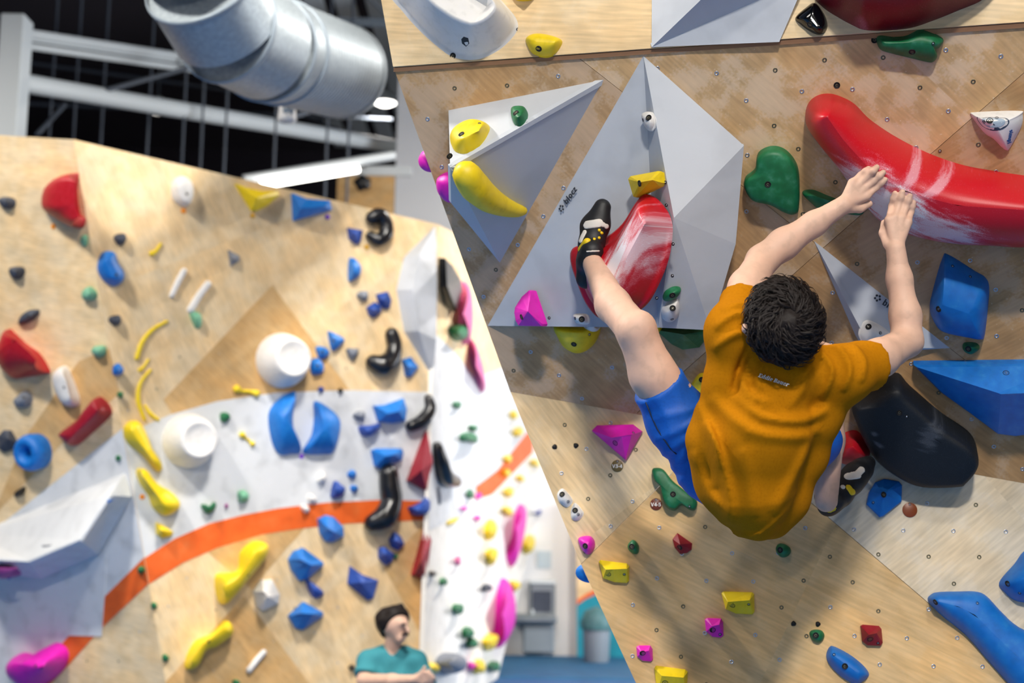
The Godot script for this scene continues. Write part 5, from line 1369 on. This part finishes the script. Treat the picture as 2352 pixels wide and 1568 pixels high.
func build_climber() -> void:
	var who := thing("person", Transform3D(Basis(), at(1730, 1110, 3.98)))
	tag(who, "climber in mustard T-shirt and blue shorts, both hands on the red sausage macro", "person")
	var here := Transform3D(Basis(), -who.position)
	M.skin = dusty(rgb8(220, 180, 156), 0.6, 0.16, 0.02, 4.0, rgb8(236, 160, 140))
	M.shirt = dusty(rgb8(180, 114, 10), 0.9, 0.08, 0.05, 8.0, rgb8(214, 150, 40))
	M.shirt.metallic_specular = 0.15
	M.shorts = dusty(rgb8(0, 88, 186), 0.6, 0.12, 0.05, 8.0, rgb8(40, 130, 220))
	M.hair = plain(rgb8(26, 19, 17), 0.6)
	M.hair.metallic_specular = 0.35
	M.shoe_black = dusty(rgb8(16, 18, 22), 0.55, 0.12)
	M.shoe_white = plain(rgb8(218, 212, 202), 0.6)
	M.shoe_yellow = plain(rgb8(236, 200, 20), 0.5)
	var foot: Dictionary = PL["2a"]
	# head frame: the crown faces the camera, the face looks up the wall
	var f := -lens_basis.z; var u := lens_basis.y
	var T := (-f * 0.82 + u * 0.57).normalized()
	var F := (u * 0.82 + f * 0.57).normalized()
	var S := T.cross(F)
	var C := at(1800, 738, 3.60)
	var skin: Array = []
	skin.append([C - F * 0.02, C + F * 0.022, 0.078, 0.074])
	skin.append([C - T * 0.03 + F * 0.03, C - T * 0.1 + F * 0.055, 0.062, 0.03])          # jaw
	skin.append([C - T * 0.03 + F * 0.085, C - T * 0.055 + F * 0.105, 0.01, 0.014])         # nose
	for s in [-1.0, 1.0]:
		skin.append([C - T * 0.035 + S * s * 0.08 + S * 0.006 - F * 0.012, C - T * 0.012 + S * s * 0.086 + S * 0.008 - F * 0.012, 0.011, 0.014])   # ear
		skin.append([C - T * 0.012 + S * s * 0.03 + F * 0.085, C - T * 0.012 + S * s * 0.042 + F * 0.08, 0.012, 0.01])      # brow
	skin.append([C - T * 0.05 - F * 0.03, at(1808, 835, 3.74), 0.055, 0.062])
	chain(skin, [[1690, 742, 3.71, 0.05], [1815, 815, 3.74, 0.06], [1948, 848, 3.71, 0.05]])
	chain(skin, [[1815, 850, 3.76, 0.1], [1765, 1000, 3.88, 0.095], [1728, 1105, 3.99, 0.1]])
	chain(skin, [[1690, 742, 3.71, 0.056], [1718, 660, 3.83, 0.05], [1750, 598, 3.94, 0.041], [1800, 560, 3.955, 0.042], [1870, 514, 3.96, 0.033], [1938, 470, 3.955, 0.0255]])
	chain(skin, [[1950, 845, 3.71, 0.056], [2020, 822, 3.80, 0.05], [2084, 784, 3.91, 0.041], [2080, 725, 3.925, 0.041], [2066, 640, 3.945, 0.033], [2058, 575, 3.95, 0.0265]])
	var ankle := on(foot, 1362, 606, 0.11)
	var knee := at(1462, 762, 3.86)
	var calf := at(1408, 700, 3.99)
	skin.append([at(1655, 1085, 3.98), at(1500, 860, 3.88), 0.095, 0.063])
	skin.append([at(1500, 860, 3.88), knee, 0.063, 0.052])
	skin.append([at(1470, 745, 3.84), at(1455, 752, 3.84), 0.036, 0.034])
	skin.append([knee, calf, 0.05, 0.048])
	skin.append([calf, ankle, 0.048, 0.031])
	chain(skin, [[1720, 1100, 3.99, 0.1], [1785, 1110, 4.03, 0.075], [1895, 890, 4.33, 0.056], [1900, 1010, 4.28, 0.05], [1898, 1150, 4.22, 0.034]])
	var st := begin()
	field_mesh(st, skin, 0.009, 0.022)
	add_hand(st, [1938, 470, 3.955, 0.0255], [[1958, 420], [1970, 427], [1981, 437], [1990, 450]], [[1995, 387], [2014, 384], [2029, 396], [2034, 412]], [[1950, 478, 3.96], [1975, 478, 3.975], [1996, 468, 3.98]], sausage, [1890, 502, 3.96])
	add_hand(st, [2058, 572, 3.95, 0.0265], [[2042, 506], [2056, 501], [2071, 502], [2085, 511]], [[2056, 444], [2073, 441], [2090, 450], [2099, 465]], [[2040, 560, 3.96], [2030, 535, 3.975], [2032, 512, 3.985]], sausage, [2064, 620, 3.945])
	mesh_node("body", done(st), M.skin, who, here).set_meta("label", "fair skin of arms, legs and neck")
	# shirt: hangs straight down from the shoulders because the torso leans back
	var sh: Array = []
	chain(sh, [[1685, 765, 3.70, 0.062], [1672, 880, 3.73, 0.055], [1642, 1010, 3.78, 0.066], [1664, 1110, 3.82, 0.066], [1712, 1182, 3.84, 0.058]])
	chain(sh, [[1800, 856, 3.69, 0.082], [1748, 1000, 3.71, 0.11], [1737, 1130, 3.75, 0.09], [1744, 1200, 3.77, 0.046]])
	chain(sh, [[1930, 866, 3.71, 0.058], [1880, 960, 3.74, 0.05], [1850, 1045, 3.79, 0.05], [1806, 1146, 3.82, 0.052], [1775, 1196, 3.83, 0.045]])
	chain(sh, [[1685, 772, 3.70, 0.06], [1815, 842, 3.70, 0.066], [1940, 862, 3.70, 0.058]])
	chain(sh, [[1688, 750, 3.70, 0.062], [1716, 668, 3.82, 0.06], [1730, 640, 3.86, 0.058]])
	chain(sh, [[1945, 852, 3.70, 0.064], [2010, 830, 3.78, 0.066], [2040, 815, 3.82, 0.064]])
	fold_noise = noise(0.05, 3, 3)
	folds([[[[1690, 905], [1745, 962], [1840, 968], [1912, 935]], 0.014, 0.0192], [[[1640, 905], [1715, 992], [1825, 1006], [1895, 980]], 0.016, 0.0160], [[[1625, 965], [1665, 1080], [1692, 1200]], 0.013, 0.0160], [[[1608, 905], [1640, 1010], [1655, 1120]], 0.012, 0.0128],
		[[[1880, 800], [1908, 850], [1890, 915]], 0.01, 0.0144], [[[1925, 785], [1948, 845], [1935, 900]], 0.01, 0.0144], [[[1965, 785], [1985, 830], [1975, 880]], 0.009, 0.0112], [[[1700, 850], [1716, 905], [1765, 935]], 0.012, 0.0160], [[[1640, 800], [1690, 768], [1735, 772]], 0.011, 0.0160],
		[[[1640, 755], [1685, 722], [1735, 728]], 0.011, 0.0144], [[[1660, 712], [1700, 695], [1745, 702]], 0.01, 0.0128], [[[1722, 790], [1700, 850], [1690, 900]], 0.01, -0.0208], [[[1750, 830], [1738, 880], [1745, 900]], 0.01, 0.0128], [[[1845, 840], [1835, 900], [1800, 940]], 0.014, 0.0112],
		[[[1600, 1030], [1640, 1130], [1700, 1210]], 0.014, 0.0128], [[[1870, 1000], [1830, 1090], [1780, 1180]], 0.018, 0.0144], [[[1700, 1030], [1720, 1110], [1735, 1190]], 0.02, 0.0096], [[[1640, 1180], [1700, 1225], [1760, 1225], [1815, 1170]], 0.006, 0.0064]], 3.64)
	var L0 := at(1690, 742, 3.71); var L1 := at(1718, 660, 3.83)
	var R0 := at(1950, 845, 3.71); var R1 := at(2020, 822, 3.80)
	var nl := (L1 - L0).normalized(); var nr := (R1 - R0).normalized()
	st = begin()
	field_mesh(st, sh, 0.0075, 0.05, 1, [Plane(nl, at(1702, 690, 3.78)), Plane(nr, at(1984, 836, 3.77))])
	var shirt := mesh_node("t_shirt", done(st), M.shirt, who, here)
	shirt.set_meta("label", "loose mustard yellow T-shirt")
	# the brand's script on the nape
	var nape := at(1778, 873, depth_on(shirt, 1778, 873, 3.6))
	var n_a := at(1762, 868, depth_on(shirt, 1762, 868, 3.6)); var n_b := at(1796, 879, depth_on(shirt, 1796, 879, 3.6))
	var dirx := (n_b - n_a).normalized()
	var outn := (-f - dirx * (-f).dot(dirx)).normalized()
	var slant := Basis(dirx, (outn.cross(dirx) + dirx * 0.25), outn)
	mesh_node("lettering", text_mesh("Eddie Bauer", 0.013, true), plain(rgb8(236, 234, 228), 0.6), shirt).global_transform = Transform3D(slant, nape + outn * 0.006)
	# shorts
	var so: Array = []
	chain(so, [[1728, 1108, 3.99, 0.125], [1640, 1070, 3.97, 0.098], [1560, 965, 3.92, 0.085], [1505, 872, 3.89, 0.068], [1490, 840, 3.88, 0.066]])
	chain(so, [[1715, 1100, 3.99, 0.12], [1782, 1105, 4.04, 0.085], [1868, 1010, 4.2, 0.075], [1888, 950, 4.27, 0.07]])
	folds([[[[1490, 960], [1560, 950], [1610, 930]], 0.009, 0.006], [[[1505, 1010], [1570, 985], [1620, 950]], 0.009, 0.007], [[[1520, 1050], [1575, 1010], [1620, 990]], 0.01, 0.008], [[[1540, 1090], [1580, 1040], [1615, 1020]], 0.01, 0.008], [[[1565, 1115], [1595, 1070], [1618, 1050]], 0.009, 0.007], [[[1500, 905], [1530, 960], [1540, 1040]], 0.012, 0.005]], 3.84)
	var thigh := (at(1500, 860, 3.88) - at(1655, 1085, 3.98)).normalized()
	st = begin()
	field_mesh(st, so, 0.0085, 0.04, 1, [Plane(thigh, at(1512, 880, 3.89)), Plane((at(1895, 890, 4.33) - at(1800, 1135, 4.02)).normalized(), at(1880, 1000, 4.22))])
	var shorts := mesh_node("shorts", done(st), M.shorts, who, here)
	shorts.set_meta("label", "bright blue climbing shorts with a thin dark piping")
	var pp := PackedVector3Array(); var pr := PackedFloat32Array()
	for q in [[1474, 893], [1484, 925], [1496, 955], [1510, 985], [1526, 1010], [1540, 1030], [1553, 1042]]:
		pp.append(at(q[0], q[1], depth_on(shorts, q[0], q[1], 3.86)) + who.position * 0.0); pr.append(0.0022)
	mesh_node("piping", tube_mesh(pp, pr, 6), plain(rgb8(6, 30, 60), 0.6), shorts)
	# hair: a cap and some hundreds of curled locks round the whorl
	st = begin()
	var cap := [[C - F * 0.02, C + F * 0.028, 0.087, 0.083], [C - T * 0.04 - F * 0.035, C - T * 0.05 - F * 0.03, 0.068, 0.066]]
	for b in cap: skin.append(b)
	fold_noise = noise(0.16, 21, 3)
	field_mesh(st, cap, 0.005, 0.02, 2, [Plane((-T * 0.8 + F * 0.6).normalized(), C - T * 0.03 + F * 0.06), Plane((-T - F * 0.12).normalized(), C - T * 0.075)])
	var hr := RandomNumberGenerator.new()
	hr.seed = 77
	for i in 1500:
		var a := hr.randf() * TAU
		var r := sqrt(hr.randf()) * 1.75
		# polar angle r from the whorl, which lies a little behind the crown
		var whorl := (T * 0.95 - F * 0.3).normalized()
		var e1 := whorl.cross(S).normalized(); var e2 := whorl.cross(e1)
		var dirn := (whorl * cos(r) + (e1 * cos(a) + e2 * sin(a)) * sin(r)).normalized()
		if dirn.dot(T) < -0.35 or (dirn.dot(F) > 0.55 and dirn.dot(T) < 0.0): continue
		var swirl := 0.9 + hr.randf_range(-0.9, 0.9) * r
		var outw := (e1 * cos(a + swirl) + e2 * sin(a + swirl))
		var tang := (outw - dirn * outw.dot(dirn)).normalized()
		var sidew := tang.cross(dirn)
		var base := C + dirn * Vector3(0.0885, 0.0885, 0.0885) + F * dirn.dot(F) * 0.022
		var len_ := hr.randf_range(0.022, 0.045)
		var curl := hr.randf_range(-1.0, 1.0)
		var lift := hr.randf_range(0.1, 0.75)
		var w0 := hr.randf_range(0.002, 0.0055)
		var prev := PackedVector3Array()
		for k in 5:
			var t := k / 4.0
			var p := base + tang * len_ * t + sidew * curl * len_ * 0.55 * sin(t * 2.6) + dirn * (len_ * lift * sin(t * 2.4) * 0.55 - 0.002)
			var w := w0 * (1.0 - t * 0.85)
			var ring := PackedVector3Array([p + sidew * w, p + dirn * w * 0.9, p - sidew * w])
			if k > 0:
				for j in 2:
					quad(st, prev[j], ring[j], ring[j + 1], prev[j + 1], dirn)
			prev = ring
	mesh_node("hair", done(st), M.hair, who, here).set_meta("label", "short tousled dark brown hair")
	# shoes
	var ls: Array = []
	for s in [[1346, 640, 0.075, 0.03, 1352, 600, 0.08, 0.034], [1352, 600, 0.08, 0.034, 1358, 560, 0.07, 0.036], [1358, 560, 0.07, 0.036, 1362, 520, 0.055, 0.036], [1362, 520, 0.055, 0.036, 1382, 474, 0.04, 0.022], [1366, 550, 0.07, 0.03, 1376, 515, 0.055, 0.032], [1376, 515, 0.055, 0.032, 1386, 478, 0.04, 0.021], [1354, 600, 0.1, 0.034, 1360, 578, 0.1, 0.034]]:
		ls.append([on(foot, s[0], s[1], s[2]), on(foot, s[4], s[5], s[6]), s[3], s[7]])
	shoe(who, here, ls, [[[1357, 484], [1348, 520], 0.0, 0.007], [[1348, 516], [1376, 512], 0.1, 0.013], [[1376, 511], [1393, 520], 0.1, 0.008], [[1345, 528], [1334, 552], 0.1, 0.009], [[1366, 553], [1378, 563], 0.1, 0.006], [[1338, 578], [1376, 576], 0.1, 0.003]], [[[1340, 561], [1354, 554], 0.12, 0.013], [[1338, 576], [1342, 562], 0.12, 0.012], [[1376, 528], [1388, 542], 0.12, 0.005], [[1354, 552], [1376, 546], 0.12, 0.005]], foot, 0.0, "left")
	var lshoe: Node = who.get_children().back()
	for s in [["strap", [on(foot, 1336, 573, 0.1), on(foot, 1349, 556, 0.112), 0.012, 0.013]], ["heel_loop", [on(foot, 1335, 618, 0.09), on(foot, 1341, 652, 0.085), 0.008, 0.009]]]:
		st = begin()
		field_mesh(st, [s[1]], 0.004, 0.004)
		mesh_node(s[0], done(st), M.shoe_yellow, lshoe)
	var rs: Array = []
	chain(rs, [[1903, 1160, 4.25, 0.034], [1930, 1135, 4.28, 0.036], [1955, 1105, 4.32, 0.038], [1980, 1078, 4.37, 0.032], [1996, 1062, 4.41, 0.02]])
	chain(rs, [[1940, 1115, 4.3, 0.03], [1966, 1090, 4.34, 0.036], [1990, 1066, 4.4, 0.02]])
	chain(rs, [[1898, 1140, 4.23, 0.036], [1915, 1150, 4.25, 0.03]])
	shoe(who, here, rs, [[[1948, 1094], [1970, 1090], 4.28, 0.013], [[1970, 1088], [1990, 1068], 4.28, 0.011], [[1936, 1118], [1930, 1146], 4.24, 0.008]], [[[1950, 1120], [1962, 1138], 4.26, 0.011], [[1905, 1172], [1945, 1155], 4.22, 0.009], [[1945, 1155], [1956, 1140], 4.24, 0.008]], {}, 1.0, "right")
func shoe(who: Node3D, here: Transform3D, bones: Array, white: Array, yellow: Array, pl: Dictionary, kind: float, side: String) -> void:
	var st := begin()
	field_mesh(st, bones, 0.0045, 0.016)
	var o := mesh_node("climbing_shoe", done(st), M.shoe_black, who, here)
	o.set_meta("label", "black, white and yellow climbing shoe on the %s foot" % side)
	for set_ in [["side_panel", white, M.shoe_white], ["strap", yellow, M.shoe_yellow]]:
		for p in set_[1]:
			var spots: Array = []
			for k in 5:
				var x := lerpf(p[0][0], p[1][0], k / 4.0); var y := lerpf(p[0][1], p[1][1], k / 4.0)
				var dp := depth_on(o, x, y, -1.0)
				if dp > 0.0: spots.append(at(x, y, dp))
			if spots.is_empty(): continue
			if spots.size() == 1: spots.append(spots[0])
			var over: Array = []
			for k in spots.size() - 1: over.append([spots[k], spots[k + 1], p[3], p[3]])
			st = begin()
			field_mesh(st, bones, 0.003, 0.016, 0, [], 0.0025, over)
			var m := done(st)
			if m.get_surface_count() > 0: mesh_node(set_[0], m, set_[2], o)

func build_sitter() -> void:
	var who := thing("person", Transform3D(Basis(), at(885, 1738, 8.8)))
	tag(who, "person with moustache and topknot in teal T-shirt, sitting below the far wall", "person")
	var here := Transform3D(Basis(), -who.position)
	var d := 8.8
	var skin: Array = []
	chain(skin, [[899, 1428, d, 0.078], [910, 1430, d - 0.03, 0.074]])
	chain(skin, [[912, 1445, d - 0.04, 0.06], [919, 1466, d - 0.07, 0.032]])
	chain(skin, [[933, 1438, d - 0.09, 0.011], [938, 1449, d - 0.1, 0.015]])
	chain(skin, [[922, 1430, d - 0.1, 0.011], [934, 1428, d - 0.08, 0.01]])
	chain(skin, [[928, 1462, d - 0.1, 0.012], [932, 1461, d - 0.09, 0.01]])
	chain(skin, [[884, 1436, d - 0.05, 0.011], [885, 1445, d - 0.055, 0.012]])
	chain(skin, [[904, 1462, d - 0.0, 0.05], [900, 1502, d + 0.02, 0.058]])
	chain(skin, [[848, 1520, d, 0.05], [900, 1512, d + 0.02, 0.06], [955, 1518, d, 0.05]])
	chain(skin, [[898, 1560, d + 0.02, 0.11], [888, 1640, d + 0.05, 0.11], [885, 1700, d + 0.06, 0.13]])
	chain(skin, [[845, 1520, d, 0.05], [836, 1562, d - 0.1, 0.042], [900, 1562, d - 0.28, 0.036], [950, 1560, d - 0.36, 0.027]])
	chain(skin, [[960, 1520, d, 0.05], [990, 1590, d - 0.06, 0.042], [978, 1572, d - 0.3, 0.03]])
	chain(skin, [[885, 1705, d + 0.06, 0.12], [790, 1690, d - 0.3, 0.08], [900, 1722, d - 0.45, 0.055]])
	chain(skin, [[885, 1705, d + 0.06, 0.12], [1000, 1692, d - 0.3, 0.08], [890, 1735, d - 0.5, 0.055]])
	var st := begin()
	field_mesh(st, skin, 0.013, 0.025)
	var hand: Array = []
	for h in [[[950, 1560, d - 0.36], [972, 1556, d - 0.38], -1.0], [[978, 1572, d - 0.3], [984, 1564, d - 0.34], 1.0]]:
		var w := at(h[0][0], h[0][1], h[0][2]); var c := at(h[1][0], h[1][1], h[1][2])
		var dir := (c - w).normalized()
		var across := Vector3(0, 1, 0.2).normalized()
		for i in 4:
			var k: Vector3 = c + across * (i - 1.5) * 0.02
			var tip: Vector3 = k + (dir * 0.9 + Vector3(0.35, -0.1 * i, 0.2)).normalized() * [0.06, 0.07, 0.068, 0.055][i]
			hand.append([w, k, 0.024, 0.013])
			hand.append([k, k.lerp(tip, 0.5) + Vector3(0, 0.006, 0.004), 0.011, 0.01])
			hand.append([k.lerp(tip, 0.5) + Vector3(0, 0.006, 0.004), tip, 0.01, 0.008])
		hand.append([w.lerp(c, 0.4), c + across * 0.06 + dir * 0.01, 0.014, 0.01])
	field_mesh(st, hand, 0.0055, 0.008)
	mesh_node("body", done(st), M.skin, who, here)
	var eyes := begin()
	field_mesh(eyes, [[at(926, 1434, d - 0.105), at(929, 1434, d - 0.1), 0.009, 0.008]], 0.004, 0.004)
	mesh_node("eye", done(eyes), plain(rgb8(30, 24, 22), 0.3), who, here)
	var sh: Array = []
	chain(sh, [[846, 1516, d, 0.064], [884, 1506, d + 0.02, 0.062], [900, 1522, d + 0.02, 0.075], [926, 1507, d + 0.02, 0.06], [955, 1516, d, 0.062]])
	chain(sh, [[868, 1560, d + 0.0, 0.1], [856, 1650, d + 0.03, 0.12], [860, 1700, d + 0.05, 0.125]])
	chain(sh, [[925, 1560, d + 0.0, 0.1], [920, 1650, d + 0.03, 0.11], [915, 1700, d + 0.05, 0.12]])
	chain(sh, [[845, 1522, d, 0.066], [838, 1552, d - 0.08, 0.06], [835, 1570, d - 0.12, 0.056]])
	chain(sh, [[958, 1522, d, 0.06], [974, 1556, d - 0.03, 0.058], [982, 1572, d - 0.04, 0.055]])
	fold_noise = noise(0.06, 8, 3)
	folds([[[[880, 1515], [890, 1545], [905, 1568]], 0.02, 0.008], [[[850, 1530], [870, 1550], [880, 1568]], 0.02, 0.01], [[[930, 1515], [925, 1545], [915, 1568]], 0.02, 0.008]], d - 0.1)
	st = begin()
	field_mesh(st, sh, 0.012, 0.04, 1, [Plane((at(836, 1562, d - 0.1) - at(845, 1520, d)).normalized(), at(838, 1552, d - 0.08))])
	mesh_node("t_shirt", done(st), dusty(rgb8(52, 138, 150), 0.85, 0.15, 0.05, 6.0), who, here).set_meta("label", "plain teal T-shirt")
	var tr: Array = []
	chain(tr, [[885, 1708, d + 0.06, 0.14], [790, 1690, d - 0.3, 0.095], [880, 1720, d - 0.42, 0.075]])
	chain(tr, [[885, 1708, d + 0.06, 0.14], [1000, 1692, d - 0.3, 0.095], [910, 1732, d - 0.46, 0.075]])
	st = begin()
	field_mesh(st, tr, 0.016, 0.04)
	mesh_node("trousers", done(st), plain(rgb8(46, 48, 56), 0.85), who, here)
	fold_noise = noise(0.1, 31, 3)
	st = begin()
	var up := (at(899, 1400, d) - at(899, 1428, d)).normalized()
	var fwd := (at(925, 1438, d - 0.12) - at(899, 1428, d)).normalized()
	field_mesh(st, [[at(895, 1424, d), at(908, 1422, d - 0.02), 0.09, 0.086], [at(888, 1440, d + 0.03), at(889, 1452, d + 0.03), 0.06, 0.045], [at(920, 1396, d), at(921, 1392, d), 0.018, 0.02], [at(916, 1404, d), at(920, 1396, d), 0.012, 0.01]], 0.008, 0.015, 2, [Plane((fwd * 0.88 - up * 0.47).normalized(), at(899, 1428, d) + fwd * 0.068 + up * 0.01)])
	mesh_node("hair", done(st), M.hair, who, here).set_meta("label", "black hair tied in a small topknot")
	st = begin()
	field_mesh(st, [[at(924, 1457, d - 0.108), at(932, 1454, d - 0.118), 0.007, 0.008], [at(932, 1454, d - 0.118), at(938, 1458, d - 0.1), 0.008, 0.006]], 0.004, 0.004)
	mesh_node("moustache", done(st), M.hair, who, here)
